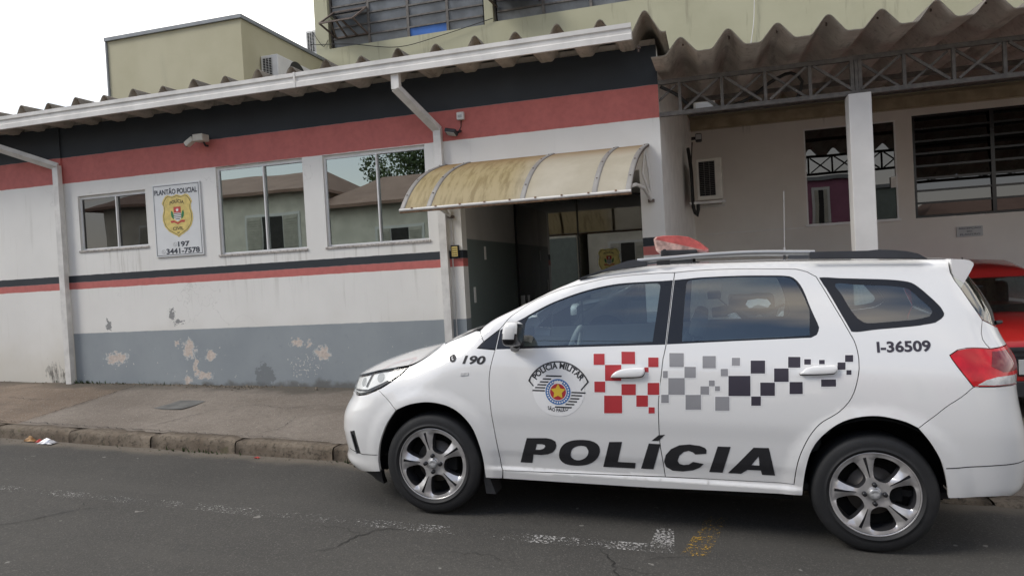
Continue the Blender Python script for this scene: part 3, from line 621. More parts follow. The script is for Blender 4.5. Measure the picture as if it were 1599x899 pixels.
# ------------------------------------------------------------------ the setting: ground, road, kerb, pavement
SLOPE = -0.0436
def road_z(x): return SLOPE*x
def sst(a, b, x):
    t = np.clip((x-a)/(b-a), 0, 1); return t*t*(3-2*t)
v = [(x, y, road_z(x)*(1 if abs(x) < 80 else 80/abs(x))-0.16) for y in (-400, -30, 30, 400) for x in (-400, -80, 80, 400)]
structure(link_mesh('ground', v, [(r*4+c, r*4+c+1, r*4+c+5, r*4+c+4) for r in range(3) for c in range(3)], m['earth']))
xs = np.linspace(-60, 60, 41); v = [(x, y, road_z(x)) for y in (-4.2, 0, 5.30) for x in xs]; n = len(xs)
road = structure(link_mesh('road', v, [(r*n+i, r*n+i+1, (r+1)*n+i+1, (r+1)*n+i) for r in range(2) for i in range(n-1)], m['asphalt']))
def facade_z(x):
    z = 0.568-0.0265*(np.clip(x, -9, 0)+7.715)
    z = np.where(x < -9, 0.602-0.0436*(x+9), z)
    return np.where(x > -0.42, 0.15-0.02*np.clip(x, 0, 4), z)
def walk_z(x, y):
    full = 1-sst(-2.85, -2.25, x)
    zk = road_z(x)+0.112*full+0.03*(1-full)
    t_full = np.clip((y-5.42)/(7.0-5.42), 0, 1)
    t = full*t_full+(1-full)*sst(6.0, 7.0, y)
    return zk+(facade_z(x)-zk)*t
gx = np.concatenate([np.linspace(-40, -9.5, 20), np.arange(-9.4, 4.5, 0.1), np.linspace(4.6, 30, 20)]); gy = np.concatenate([np.arange(5.40, 7.05, 0.08), np.linspace(7.1, 10.2, 12)])
rng = np.random.RandomState(3)
ph = rng.rand(6, 3)*6
def wob(x, y): return 0.004*sum(np.sin(x*(1.5+i*1.1)+ph[i, 0])*np.sin(y*(2.1+i*1.3)+ph[i, 1]) for i in range(6))/2
X, Y = np.meshgrid(gx, gy); Z = walk_z(X, Y)+wob(X, Y)*(Y > 5.5)
v = np.stack([X, Y, Z], -1).reshape(-1, 3); n = len(gx)
structure(link_mesh('pavement', v, [(r*n+i, r*n+i+1, (r+1)*n+i+1, (r+1)*n+i) for r in range(len(gy)-1) for i in range(n-1)], m['walk'], smooth=True))
# kerb stones with open joints
k = MB(); joints = [-40+i*0.93 for i in range(35)]+[-7.72, -6.86, -5.94, -5.0, -4.1, -3.14, -2.3, -1.3, -0.3, 0.7, 1.7, 2.7, 3.7, 4.7]+[4.7+i for i in range(1, 22)]
joints = [j for j in joints if j < -7.8 or j > -7.75]
for a, b in zip(joints[:-1], joints[1:]):
    if b-a < 0.15: continue
    g = 0.008; N = 8; pr_ = []
    dz = random.uniform(-0.006, 0.006); dy = random.uniform(-0.008, 0.008); r = 0.028
    rings = []
    for i in range(N+1):
        x = a+g+(b-a-2*g)*i/N; e = 0.012 if i in (0, N) else 0.0
        zt = float(walk_z(np.array(x), np.array(5.42)))+dz+0.004+random.uniform(-0.003, 0.003)-e; zr = road_z(x)-0.02
        w_ = random.uniform(-0.005, 0.005)+dy+e
        rings.append([(x, 5.255+w_, zr), (x, 5.258+w_+random.uniform(-.004, .004), (zr+zt)/2), (x, 5.262+w_, max(zr+.001, zt-r)), (x, 5.272+w_, max(zr+.002, zt-r*0.35)), (x, 5.290+w_, zt), (x, 5.425, zt+0.001), (x, 5.43, zr)])
    v = [q for R in rings for q in R]; P = 7; f = [(i*P+j, i*P+j+1, (i+1)*P+j+1, (i+1)*P+j) for i in range(N) for j in range(P-1)]
    f += [tuple(range(P)), tuple(range(N*P+P-1, N*P-1, -1))]
    k.add(v, f, 0, True)
structure(k.build('kerb', m['kerb']))
xs2 = np.linspace(-60, 60, 41); v = [(x, y, road_z(x)+z) for (y, z) in ((-4.2, -0.05), (-4.2, 0.13), (-14, 0.2)) for x in xs2]; n = len(xs2)
structure(link_mesh('opposite_pavement', v, [(r*n+i, (r+1)*n+i, (r+1)*n+i+1, r*n+i+1) for r in range(2) for i in range(n-1)], m['walk']))

# road paint, cracks, patches
def ground_strip(name, quads, mat, dz, parent=None):
    b = MB()
    for q in quads: b.add([(x, y, road_z(x)+dz) for x, y in q], [tuple(range(len(q)))])
    o = b.build(name, mat, parent); return o
structure(ground_strip('parking_line', [[(-9.0, 3.965), (-1.1, 3.955), (-1.1, 4.075), (-9.0, 4.085)]], m['white_line'], 0.004))
structure(ground_strip('parking_line', [[(-1.1, 3.955), (-0.275, 3.99), (-0.285, 4.10), (-1.1, 4.075)], [(-0.42, 4.10), (-0.285, 4.10), (-0.30, 4.36), (-0.40, 4.36)]], m['white_stub'], 0.004))
structure(ground_strip('yellow_marking', [[(-0.25, 3.97), (-0.10, 3.99), (0.02, 4.62), (-0.10, 4.66)]], m['yellow_line'], 0.004))
def crack(pts, w, zfn, name='road_crack'):
    out = []; P = cr(pts, step=0.03); V = []
    for i, p in enumerate(P):
        p = np.array(p); d = np.array(P[min(i+1, len(P)-1)])-np.array(P[max(i-1, 0)]); d /= np.linalg.norm(d)+1e-9
        nrm = np.array([-d[1], d[0]]); p = p+nrm*random.uniform(-.018, .018); h = 0.55*w*random.uniform(0.3, 1.3)*(0.3+0.7*math.sin(PI*(i+0.5)/len(P)))
        V += [(*(p+nrm*h), 0), (*(p-nrm*h), 0)]
    V = [(x, y, float(zfn(x, y))+0.0045) for x, y, _ in V]
    return structure(link_mesh(name, V, [(2*i, 2*i+1, 2*i+3, 2*i+2) for i in range(len(P)-1)], m['crack']))
rz = lambda x, y: road_z(x)
crack([(-4.62, 3.25), (-4.35, 3.55), (-4.2, 3.79), (-4.02, 3.86)], 0.007, rz)
crack([(-2.3, 3.50), (-2.17, 3.62), (-2.12, 3.83), (-2.0, 3.95), (-1.85, 3.97)], 0.007, rz)
crack([(-0.70, 3.95), (-0.62, 3.86), (-0.585, 3.75), (-0.545, 3.62), (-0.53, 3.45)], 0.007, rz)
crack([(-0.45, 3.86), (-0.30, 3.93), (-0.20, 3.96)], 0.003, rz)
crack([(-2.12, 3.83), (-2.3, 3.9), (-2.55, 3.88)], 0.004, rz)
crack([(-0.585, 3.75), (-0.45, 3.70), (-0.35, 3.72)], 0.004, rz)
crack([(-4.2, 3.79), (-4.3, 3.9), (-4.28, 4.0)], 0.004, rz)
crack([(-1.55, 3.70), (-1.32, 3.72), (-1.12, 3.66)], 0.004, rz)
wz = lambda x, y: walk_z(np.array(x), np.array(y))+0.004
crack([(-6.75, 5.43), (-6.71, 6.0), (-6.70, 6.6), (-6.68, 7.0)], 0.013, wz, 'pavement_joint')
crack([(-9.2, 5.46), (-8.0, 5.44), (-6.8, 5.45), (-5.0, 5.44), (-3.2, 5.445)], 0.008, wz, 'pavement_joint')
crack([(-5.3, 5.45), (-5.1, 5.8), (-4.95, 6.1)], 0.006, wz, 'pavement_crack')
crack([(-4.95, 6.1), (-4.6, 6.3), (-4.2, 6.25), (-3.6, 6.5)], 0.005, wz, 'pavement_crack')
crack([(-8.6, 6.1), (-8.0, 6.25), (-7.4, 6.2), (-6.75, 6.35)], 0.006, wz, 'pavement_crack')
crack([(-4.05, 5.45), (-3.9, 5.7), (-3.95, 6.0)], 0.005, wz, 'pavement_crack')
pq = [(-5.68, 6.06), (-5.52, 6.04), (-5.34, 6.07), (-5.29, 6.2), (-5.27, 6.36), (-5.40, 6.38), (-5.60, 6.36), (-5.63, 6.2)]
structure(link_mesh('pavement_patch', [(x, y, float(wz(x, y))+0.003) for x, y in pq], [tuple(range(8))], m['patch']))
# crumbs of plaster and moss at the foot of the wall, grit in the gutter
b = MB()
def crumb(b, x, y, z, s):
    n = 6; v = [(x+s*random.uniform(.6, 1.2)*math.cos(2*PI*i/n), y+s*0.8*random.uniform(.6, 1.2)*math.sin(2*PI*i/n), z) for i in range(n)]+[(x, y, z+s*random.uniform(.4, .9))]
    b.add(v, [(i, (i+1) % n, n) for i in range(n)])
for i in range(520):
    x = random.choice([random.gauss(-6.7, .25), random.gauss(-5.9, .3), random.gauss(-5.1, .2), random.uniform(-9, -3.6)]); y = 6.99-abs(random.gauss(0, .05)); crumb(b, x, y, float(walk_z(np.array(x), np.array(y)))-0.003, random.uniform(.006, .028))
o = b.build('wall_foot_debris', m['debris']); o['kind'] = 'stuff'
b = MB()
for i in range(300):
    x = random.uniform(-7.5, -2.3); y = 5.25-abs(random.gauss(0, .07)); crumb(b, x, y, road_z(x)-0.002, random.uniform(.004, .014))
o = b.build('gutter_grit', m['debris']); o['kind'] = 'stuff'
b = MB()
for i in range(170):
    x = random.choice([random.gauss(-7.6, .12), random.gauss(-2.85, .10), random.gauss(-4.6, .3), random.gauss(-7.2, .4)]); nr = x > -5.5
    y = 5.25 if nr else 6.985; z = road_z(x) if nr else float(walk_z(np.array(x), np.array(6.98)))
    y -= random.uniform(0, .03); h = random.uniform(.015, .05); a = random.uniform(0, PI); dx, dy = .008*math.cos(a), .008*math.sin(a)
    b.add([(x-dx, y-dy, z), (x+dx, y+dy, z), (x+random.uniform(-.02, .02), y-random.uniform(0, .02), z+h)], [(0, 1, 2)])
o = b.build('weeds', m['weed']); o['kind'] = 'stuff'

# ------------------------------------------------------------------ police station
def wall_cells(b, x0, x1, z0, z1, y0, y1, holes, mi=0):
    xs = sorted({x0, x1, *[h[0] for h in holes], *[h[1] for h in holes]}); zs = sorted({z0, z1, *[h[2] for h in holes], *[h[3] for h in holes]})
    solid = lambda i, j: 0 <= i < len(xs)-1 and 0 <= j < len(zs)-1 and not any(h[0] <= (xs[i]+xs[i+1])/2 <= h[1] and h[2] <= (zs[j]+zs[j+1])/2 <= h[3] for h in holes)
    for i in range(len(xs)-1):
        for j in range(len(zs)-1):
            if not solid(i, j): continue
            a, c, d, e = xs[i], xs[i+1], zs[j], zs[j+1]
            b.add([(a, y0, d), (c, y0, d), (c, y0, e), (a, y0, e)], [(0, 1, 2, 3)], mi); b.add([(a, y1, d), (c, y1, d), (c, y1, e), (a, y1, e)], [(3, 2, 1, 0)], mi)
            if not solid(i-1, j): b.add([(a, y0, d), (a, y0, e), (a, y1, e), (a, y1, d)], [(0, 1, 2, 3)], mi)
            if not solid(i+1, j): b.add([(c, y0, d), (c, y1, d), (c, y1, e), (c, y0, e)], [(0, 1, 2, 3)], mi)
            if not solid(i, j-1): b.add([(a, y0, d), (a, y1, d), (c, y1, d), (c, y0, d)], [(0, 1, 2, 3)], mi)
            if not solid(i, j+1): b.add([(a, y0, e), (c, y0, e), (c, y1, e), (a, y1, e)], [(0, 1, 2, 3)], mi)
PS = thing('police_station', 'low white police station with black and red painted bands and grey base', 'building', (-5, 7, 0.5))
W1 = (-7.49, -6.475, 2.20, 2.87); W2 = (-5.468, -4.332, 2.03, 3.04); W3 = (-4.078, -2.862, 2.03, 3.035); DOOR = (-2.50, -0.637, 0.1, 2.56)
b = MB(); wall_cells(b, -7.70, -0.42, 0.1, 3.74, 7.0, 7.15, [W1, W2, W3, DOOR]); b.build('front_wall', m['facade'], PS)
b = MB(); b.box((-13, 6.98, 0.2), (-7.70, 7.15, 3.74)); b.build('front_wall', m['facade'], PS)
b = MB()
b.add([(-0.42, 7.15, 0.05), (-0.20, 10.2, 0.05), (-0.20, 10.2, 3.60), (-0.42, 7.15, 3.60)], [(0, 1, 2, 3)])
b.add([(-0.42, 7.0, 0.05), (-0.4195, 7.15, 0.05), (-0.4195, 7.15, 3.74), (-0.42, 7.0, 3.74)], [(0, 1, 2, 3)])
b.add([(-0.55, 7.15, 0.05), (-0.33, 10.2, 0.05), (-0.33, 10.2, 3.60), (-0.55, 7.15, 3.60)], [(3, 2, 1, 0)])
b.build('side_wall', m['reveal'], PS); MB().box((-13.15, 6.98, 0.2), (-13, 10.2, 3.74)).build('side_wall', m['reveal'], PS)
b = MB(); b.box((-13, 10.02, 0.2), (-5.95, 10.18, 3.8)); b.build('back_wall', m['room'], PS)
# entry recess
b = MB()
b.box((-2.66, 7.15, 0.1), (-2.50, 10.0, 2.78)); b.build('entry_wall', m['entry'], PS); MB().box((-0.637, 7.15, 0.1), (-0.56, 9.2, 2.78)).build('entry_wall', m['entry'], PS)
b = MB(); b.box((-2.5, 7.15, 2.56), (-0.637, 9.3, 2.66)); b.build('entry_ceiling', m['reveal'], PS)
dr = MB(); 
for x in (-2.495, -1.66, -0.66): dr.box((x, 9.075, 0.2), (x+0.022, 9.105, 2.56))
dr.box((-2.473, 9.075, 2.53), (-0.66, 9.105, 2.555))
do = dr.build('glass_door', m['gloss_black'], PS)
MB().box((-2.47, 9.084, 0.22), (-1.66, 9.094, 2.53)).build('pane', m['dglass'], do); MB().box((-1.637, 9.084, 0.22), (-0.661, 9.094, 2.53)).build('pane', m['dglass'], do)
h = MB(); h.box((-2.452, 9.04, 1.20), (-2.40, 9.075, 1.33), bev=.006); h.box((-2.36, 9.04, 1.20), (-2.335, 9.075, 1.33), bev=.005); h.build('handle', m['silver'], do)
for q_ in (((-2.498, 7.72, 1.80), (-2.488, 7.77, 1.95)), ((-2.498, 7.28, 1.33), (-2.488, 7.33, 1.50))): MB().box(*q_).build('switch_plate', m['reveal'], PS)
# hall and rooms seen through the glass
b = MB(); b.box((-2.4, 9.98, 0.1), (-0.45, 10.05, 3.0)); b.build('hall_wall', m['room'], PS)
def window(W, split, name='window', gl='wglass', sill=True):
    x0, x1, z0, z1 = W; y = 7.035; t = 0.020; f = MB()
    f.box((x0, y, z0), (x0+t, y+.05, z1)); f.box((x1-t, y, z0), (x1, y+.05, z1)); f.box((x0+t, y, z1-.04), (x1-t, y+.05, z1)); f.box((x0+t, y, z0), (x1-t, y+.05, z0+t))
    xm = x0+(x1-x0)*split; f.box((xm-.007, y-.004, z0+t), (xm+.007, y+.03, z1-.04)); o = f.build(name, m['alu'], PS)
    for a, c, yy in ((x0+t, xm-.007, y+.012), (xm+.007, x1-t, y+.026)): MB().box((a, yy, z0+t), (c, yy+.006, z1-.04)).build('pane', m[gl], o)
    if sill: MB().box((x0-.02, 6.985, z0-.024), (x1+.012, 7.034, z0), bev=.003).build('sill', m['sill'], o)
    return o
window(W1, 0.535, gl='wglass_dark'); window(W2, 0.535); window(W3, 0.52)
# corrugated roofs: tall narrow crests, wide troughs
def corr(u):
    d = abs((u % 1.0)-0.5)*2
    if d < 0.16: return 1-0.9*d*d/0.16*0.72
    if d < 0.66: return max(0.0, 0.896-(d-0.16)*1.62)
    q = (d-0.66)/0.34; return 0.086*(1-q)**2+0.06*q*q*(3-2*q)
def corrugated(b, xa, xb, x_ref, pitch, amp, rows, th=0.007, jag=0.0):
    # rows: list of (y, z of trough); crest at x_ref
    n = int((xb-xa)/pitch*24); R = []
    for (y, z) in rows:
        R.append([(xa+(xb-xa)*i/n, y, z+amp*corr(((xa+(xb-xa)*i/n)-x_ref)/pitch+0.5)*(1+.05*math.sin(3.1*round(((xa+(xb-xa)*i/n)-x_ref)/pitch)+1))+.004*math.sin(2.3*(xa+(xb-xa)*i/n)+y)) for i in range(n+1)])
    for rr, sgn in ((R, 1), ([[(x, y, z-th) for x, y, z in q] for q in R], -1)):
        v = [q for r_ in rr for q in r_]; f = []
        for r_ in range(len(rr)-1):
            for i in range(n):
                q = (r_*(n+1)+i, r_*(n+1)+i+1, (r_+1)*(n+1)+i+1, (r_+1)*(n+1)+i); f.append(q if sgn > 0 else q[::-1])
        b.add(v, f, 0 if sgn > 0 else 1, True)
    for r_ in (0, len(R)-1):
        v = R[r_]+[(x, y, z-th) for x, y, z in R[r_]]; b.add(v, [(i, i+n+1, i+n+2, i+1) for i in range(n)], 0)
    for i in (0, n):
        v = [R[r_][i] for r_ in range(len(R))]+[(x, y, z-th) for x, y, z in [R[r_][i] for r_ in range(len(R))]]; L = len(R); b.add(v, [(j, j+1, L+j+1, L+j) for j in range(L-1)])
b = MB(); corrugated(b, -13, -5.72, -0.481, 0.405, 0.215, [(6.565, 3.705), (7.2, 3.712), (8.02, 3.73)]); corrugated(b, -5.715, -0.30, -0.481, 0.405, 0.215, [(6.565, 3.705), (7.2, 3.712), (10.205, 3.77)])
b.build('roof', [m['fibre_top'], m['fibre']], PS)
# gutter and downpipes
prof = [(6.500, 3.815), (6.500, 3.775), (6.514, 3.765), (6.514, 3.728), (6.500, 3.716), (6.500, 3.664), (6.615, 3.690), (6.615, 3.700), (6.607, 3.700), (6.607, 3.696), (6.510, 3.674), (6.522, 3.735), (6.522, 3.770), (6.508, 3.815)]
b = MB(); N = len(prof)
for xa, xb in ((-13, -4.05), (-4.05, -0.60)):
    v = [(xa, y, z) for y, z in prof]+[(xb, y, z) for y, z in prof]; b.add(v, [(i, (i+1) % N, N+(i+1) % N, N+i) for i in range(N)])
b.add([(-0.60, y, z) for y, z in prof[:8]], [tuple(range(8))]); b.box((-4.065, 6.494, 3.660), (-4.045, 6.499, 3.819))
b.build('gutter', m['gutter'], PS)
def pipe(pts, w=0.082, d=0.062):
    b = MB()
    for a, c in zip(pts[:-1], pts[1:]):
        a, c = Vector(a), Vector(c); q = (c-a).normalized(); s = Vector((1, 0, 0)); s = (s-q*s.dot(q)).normalized(); t = q.cross(s); e = q*0.012
        v = [p+s*(w/2*i)+t*(d/2*j) for p in (a-e, c+e) for i, j in ((-1, -1), (1, -1), (1, 1), (-1, 1))]
        b.add(v, [(0, 1, 2, 3), (7, 6, 5, 4)]+[(i, i+4, (i+1) % 4+4, (i+1) % 4) for i in range(4)])
    return b.build('downpipe', m['pipe'], PS)
pipe([(-2.945, 6.56, 3.680), (-2.945, 6.56, 3.53), (-2.69, 6.965, 3.165), (-2.685, 6.965, 0.42)])
pipe([(-8.62, 6.56, 3.680), (-8.62, 6.56, 3.63), (-7.725, 6.945, 3.25), (-7.73, 6.945, 0.575)])
cnd = MB(); cnd.tube([(-2.60, 6.99, 2.22), (-2.60, 6.99, 1.92)], 0.007, 6); cnd.tube([(-2.61, 6.99, 1.82), (-2.61, 6.99, 0.42)], 0.006, 6); cnd.build('conduit', m['pipe'], PS)
# soffit fillets closing the troughs on top of the wall
b = MB(); b.box((-13, 7.02, 3.735), (-0.43, 7.12, 3.80)); b.build('wall_plate', m['fibre'], PS)

# ------------------------------------------------------------------ carport
CP = thing('carport', 'open carport with wavy fibre cement roof on steel lattice beam and white post', 'carport', (1.3, 7, 0))
b = MB(); corrugated(b, -0.43, 8.2, -0.173+0.397, 0.397, 0.152, [(6.40, 3.447), (8.0, 3.54), (10.205, 3.665)]); b.build('roof', [m['fibre_top'], m['fibre']], CP)
t = MB(); y = 7.0
def bar(a, c, w=0.03, mi=0): t.tube([a, c], w*0.62, 4, mi, True, True)
t.box((-0.415, 6.985, 3.352), (8.0, 7.03, 3.392)); t.box((-0.415, 6.985, 3.045), (8.0, 7.03, 3.085))
xsv = [-0.22+i*0.385 for i in range(21)]
for i, x in enumerate(xsv):
    t.box((x-.014, 6.99, 3.085), (x+.014, 7.02, 3.352))
    d = 0.33 if i % 2 else -0.33
    if i % 2:
        bar((x-.03, 6.988, 3.345), (x-.35, 6.988, 3.09), .026); bar((x+.03, 6.988, 3.345), (x+.35, 6.988, 3.09), .026)
    else:
        bar((x-.03, 7.045, 3.345), (x-.35, 7.045, 3.09), .024); bar((x+.03, 7.045, 3.345), (x+.35, 7.045, 3.09), .024)
t.box((1.27, 6.985, 3.085), (1.30, 7.03, 3.352)); t.box((1.335, 6.985, 3.085), (1.365, 7.03, 3.352))
t.build('lattice_beam', m['steel'], CP)
for x in (1.23, 5.6): MB().box((x, 6.90, -0.1), (x+.185, 7.085, 3.042), bev=.006).build('column', m['column'], CP)
t = MB(); 
for yy, zz in ((8.3, 3.49), (9.4, 3.555)): t.box((-0.2, yy, zz-.05), (8.0, yy+.05, zz-.004))
t.build('purlin', m['steel'], CP)
for i in range(-1, 16):
    xb_ = -0.173+i*0.397; zb_ = 3.447+.152
    MB().tube([(xb_+.015, 6.62, zb_-.02), (xb_+.018, 6.62, zb_+.035)], .008, 6).tube([(xb_+.015, 6.62, zb_+.012), (xb_+.016, 6.62, zb_+.020)], .022, 8).build('bolt', m['rustframe'], CP)

# ------------------------------------------------------------------ yellow office building behind
OB = thing('office_building', 'tall yellow building behind with louvred upper windows and shaded white ground floor', 'building', (0, 10.2, 0.1))
C1 = (1.249, 2.352, 2.06, 3.325); C2 = (2.543, 6.2, 2.045, 3.355); U1 = (-5.695, -3.09, 5.355, 7.3); U2 = (-2.957, 0.6, 5.375, 7.3)
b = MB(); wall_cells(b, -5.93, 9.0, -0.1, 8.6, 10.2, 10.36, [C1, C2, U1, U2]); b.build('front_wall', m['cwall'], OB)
b = MB(); b.box((-5.93, 10.36, 0), (-5.78, 17, 8.6)); b.box((8.85, 10.36, 0), (9.0, 17, 8.6)); b.box((-5.93, 16.9, 0), (9, 17.05, 8.6)); b.build('side_wall', m['yellow'], OB)
b = MB(); b.box((-5.95, 10.2, 8.6), (9.05, 17.1, 8.75)); b.build('roof', m['flash'], OB)
b = MB(); b.box((-5.78, 10.36, 4.2), (8.85, 16.9, 4.35)); b.box((-5.78, 13.0, 4.35), (8.85, 13.1, 8.6)); b.box((-0.2, 12.5, 0), (8.8, 12.6, 4.2)); b.build('inner_floor', m['dark'], OB)
b = MB(); b.box((-0.2, 10.145, 3.463), (8.2, 10.2, 3.602)); b.build('beam', simple('ochre_beam', (0.40, 0.335, 0.225), 0.85, var=0.2, scale=5), OB)
MB().box((-0.15, 10.183, 2.012), (1.2, 10.2, 2.028)).build('ledge', m['reveal'], OB)
f = MB(); x0, x1, z0, z1 = C1
f.box((x0, 10.20, z0), (x0+.018, 10.25, z1)); f.box((x1-.018, 10.20, z0), (x1, 10.25, z1)); f.box((x0+.018, 10.2, z1-.018), (x1-.018, 10.25, z1)); f.box((x0-.02, 10.17, z0-.03), (x1+.02, 10.25, z0))
o = f.build('window', m['alu'], OB); MB().box((x0+.018, 10.225, z0), (x1-.018, 10.232, z1-.018)).build('pane', m['mirror_glass'], o)
MB().box((2.27, 10.19, 2.46), (2.335, 10.218, 2.60), bev=.005).build('latch_box', m['reveal'], o)
f = MB(); x0, x1, z0, z1 = C2; nrow = 8; hh = (z1-z0-.05)/nrow
f.box((x0, 10.205, z0), (x0+.03, 10.25, z1)); f.box((x1-.03, 10.205, z0), (x1, 10.25, z1)); f.box((x0+.03, 10.205, z1-.03), (x1-.03, 10.25, z1)); f.box((x0+.03, 10.205, z0), (x1-.03, 10.25, z0+.03))
for i in range(1, nrow): f.box((x0+.03, 10.21, z0+.02+i*hh), (x1-.03, 10.245, z0+.045+i*hh))
for x in (3.435, 4.35, 5.27): f.box((x-.022, 10.200, z0+.03), (x+.022, 10.209, z1-.03))
o = f.build('window', m['gloss_black'], OB); 
for i in range(nrow):
    za, zb = z0+.035+i*hh, z0+.020+(i+1)*hh; tl_ = (0.0, .002, .006, .012, .030, .034, .036, .036)[i]
    MB().add([(x0+.03, 10.228, za), (x1-.03, 10.228, za), (x1-.03, 10.228+tl_, zb), (x0+.03, 10.228+tl_, zb)], [(0, 1, 2, 3)]).build('pane', m['mirror_glass'], o)
# upper louvre windows
def louvre(W, cols, rh, blue=None):
    x0, x1, z0, z1 = W; f = MB(); t = .025
    f.box((x0, 10.27, z0), (x0+t, 10.32, z1)); f.box((x1-t, 10.27, z0), (x1, 10.32, z1)); f.box((x0+t, 10.27, z0), (x1-t, 10.32, z0+t))
    for c in cols: f.box((c-.02, 10.262, z0+t), (c+.02, 10.32, z1))
    ex_ = [x0+t]+[c for c in cols]+[x1-t]; z = z0+.165
    while z < z1-.05:
        for a, c in zip(ex_[:-1], ex_[1:]): f.box((a+.022, 10.258, z-.014), (c-.022, 10.274, z+.010))
        z += rh
    o = f.build('window', m['steel'], OB)
    for a, c in zip(ex_[:-1], ex_[1:]):
        p = MB(); z = z0+t
        first = True
        while z < z1-.02:
            zt = min(z+(0.14 if first else rh), z1-.02); col = 1 if (blue and first and a < blue < c) else 0
            p.add([(a+.02, 10.30, z), (c-.02, 10.30, z), (c-.02, 10.278, zt), (a+.02, 10.278, zt)], [(0, 1, 2, 3)], col); z = zt; first = False
        p.build('louvre_panes', [m['louvre'], m['blue']], o)
    return o
u1 = louvre(U1, [-5.02, -4.35, -3.70], 0.168, -4.0)
v = MB(); T1, T2, B1, B2, S1, S2 = [Vector(q) for q in ((-5.60, 10.24, 5.93), (-5.03, 10.24, 5.93), (-5.62, 9.80, 5.62), (-5.05, 9.80, 5.62), (-5.58, 10.24, 5.52), (-5.03, 10.24, 5.52))]
for a, c in ((T1, T2), (T1, B1), (T2, B2), (B1, B2), (B1, S1), (B2, S2), (S1, S2), ((B1+B2)/2, (S1*2+S2)/3), ((B1+B2*2)/3, (S1+S2*2)/3), ((B1*2+B2)/3, S1)): v.tube([a, c], .016, 4, square=True)
v.add([T1, T2, B2, B1], [(0, 1, 2, 3)], 1); v.build('vent_frame', [m['rustframe'], m['wglass_dark']], u1)
u2 = louvre(U2, [-2.2, -1.5, -0.8, -0.1], 0.168)
v = MB(); T1, T2, B1, B2 = [Vector(q) for q in ((-2.90, 10.24, 5.95), (-2.24, 10.24, 5.95), (-2.92, 9.86, 5.60), (-2.26, 9.86, 5.60))]
for a, c in ((T1, B1), (T2, B2), (B1, B2), (B1, Vector((-2.9, 10.24, 5.60))), (B2, Vector((-2.24, 10.24, 5.60)))): v.tube([a, c], .018, 4, square=True)
v.add([T1, T2, B2, B1], [(0, 1, 2, 3)], 1); v.build('vent_frame', [m['rustframe'], m['louvre']], u2)

AB = thing('rooftop_block', 'yellow windowless block with grey metal coping rising behind the wavy roof', 'building', (-6.8, 8.03, 3.0))
b = MB(); b.box((-7.90, 8.034, 3.0), (-5.75, 12.5, 5.135)); b.build('wall', m['yellow'], AB)
b = MB(); b.box((-7.93, 8.0, 5.135), (-5.72, 12.53, 5.182)); b.box((-7.925, 8.01, 3.3), (-7.905, 8.10, 5.135)); b.build('coping', m['flash'], AB)

# ------------------------------------------------------------------ police car (car space: x to the rear, y away from the viewer, z up, origin on the road between the axles)
def smooth_table(xs, ys, lo, hi, width, step=0.005):
    g = np.arange(lo-width, hi+width+step, step); v = np.interp(g, xs, ys); k = int(width/step)|1
    ker = np.hanning(k+2)[1:-1]; ker /= ker.sum(); pad = np.concatenate([np.full(k, v[0]), v, np.full(k, v[-1])])
    return g, np.convolve(pad, ker, 'same')[k:-k]
TS = smooth_table(TW['SHX'], TW['SHZ'], -2.3, 2.2, 0.10); TN = smooth_table(TW['NZ'], TW['NX'], 0, 1.9, 0.07); TR = smooth_table(TW['RZ'], TW['RX'], 0, 1.9, 0.09)
def zs(x): return np.interp(x, *TS)
def sp_(v, e=0.03): return 0.5*(v+np.sqrt(v*v+e*e))
def W(x, z):
    x = np.asarray(x, float); z = np.asarray(z, float)
    xf = np.interp(z, *TN); xr = np.interp(z, *TR)
    tf = np.clip((-1.2-x)/(-1.2-xf), 0, 1); tr = np.clip((x-1.2)/(xr-1.2), 0, 1)
    Pf = np.maximum(1-tf**4.5, 0)**(1/2.2); Pr = np.maximum(1-tr**9, 0)**(1/2.5)
    b = sp_(z-1.0); zz = np.minimum(z, 1.0); lo = sp_(0.70-z)
    T = 0.06*lo+0.18*lo*lo+0.25*sp_(zz-0.72)**2+0.34*b+0.15*b*b
    s = zs(x); k = sst(-.9, -1.25, x)
    T = T+k*1.3*np.clip(z-(s-.24), 0, None)**2+(1-k)*.05*np.clip((z-(s-.06))/.06, 0, 1.2)**3
    door = sst(-1.0, -0.8, x)*(1-sst(0.85, 1.0, x)); T = T+door*0.006*(1-sst(0.40, 0.46, z))+door*0.005*(1-sst(0.58, 0.70, z))-door*0.018*(1-sst(0.318, 0.350, z))
    for cx in (-1.31, 1.31):
        r = np.sqrt((x-cx)**2+(z-.34)**2); T = T-0.014*(1-sst(.41, .50, r))
    return (.868-T)*Pf*Pr
def WN(x, z):
    h = 0.003; gx_ = (W(x+h, z)-W(x-h, z))/(2*h); gz = (W(x, z+h)-W(x, z-h))/(2*h)
    nrm = np.stack([-gx_, -np.ones_like(gx_), -gz], -1); return nrm/np.linalg.norm(nrm, axis=-1)[..., None]
gxs = np.concatenate([np.linspace(-2.2, -1.8, 50), np.arange(-1.78, 1.75, 0.035), np.linspace(1.76, 2.2, 50)])
GRID = np.array([(x, z+(0.017 if i % 2 else 0)) for i, x in enumerate(gxs) for z in np.arange(0.16, 1.66, 0.035)]+[(x, z) for x in np.arange(-1.0, 1.0, 0.03) for z in (.275, .288, .301, .3145, .322, .3295, .337, .3445, .352, .365, .405, .425, .445, .465)])
CAR = thing('police_car', 'white police patrol car with red and grey chequers, black lettering and red roof beacon', 'car', (-0.5225, 5.09, 0.0236), local=True)
CAR.rotation_euler = (0, math.radians(2.577), 0)
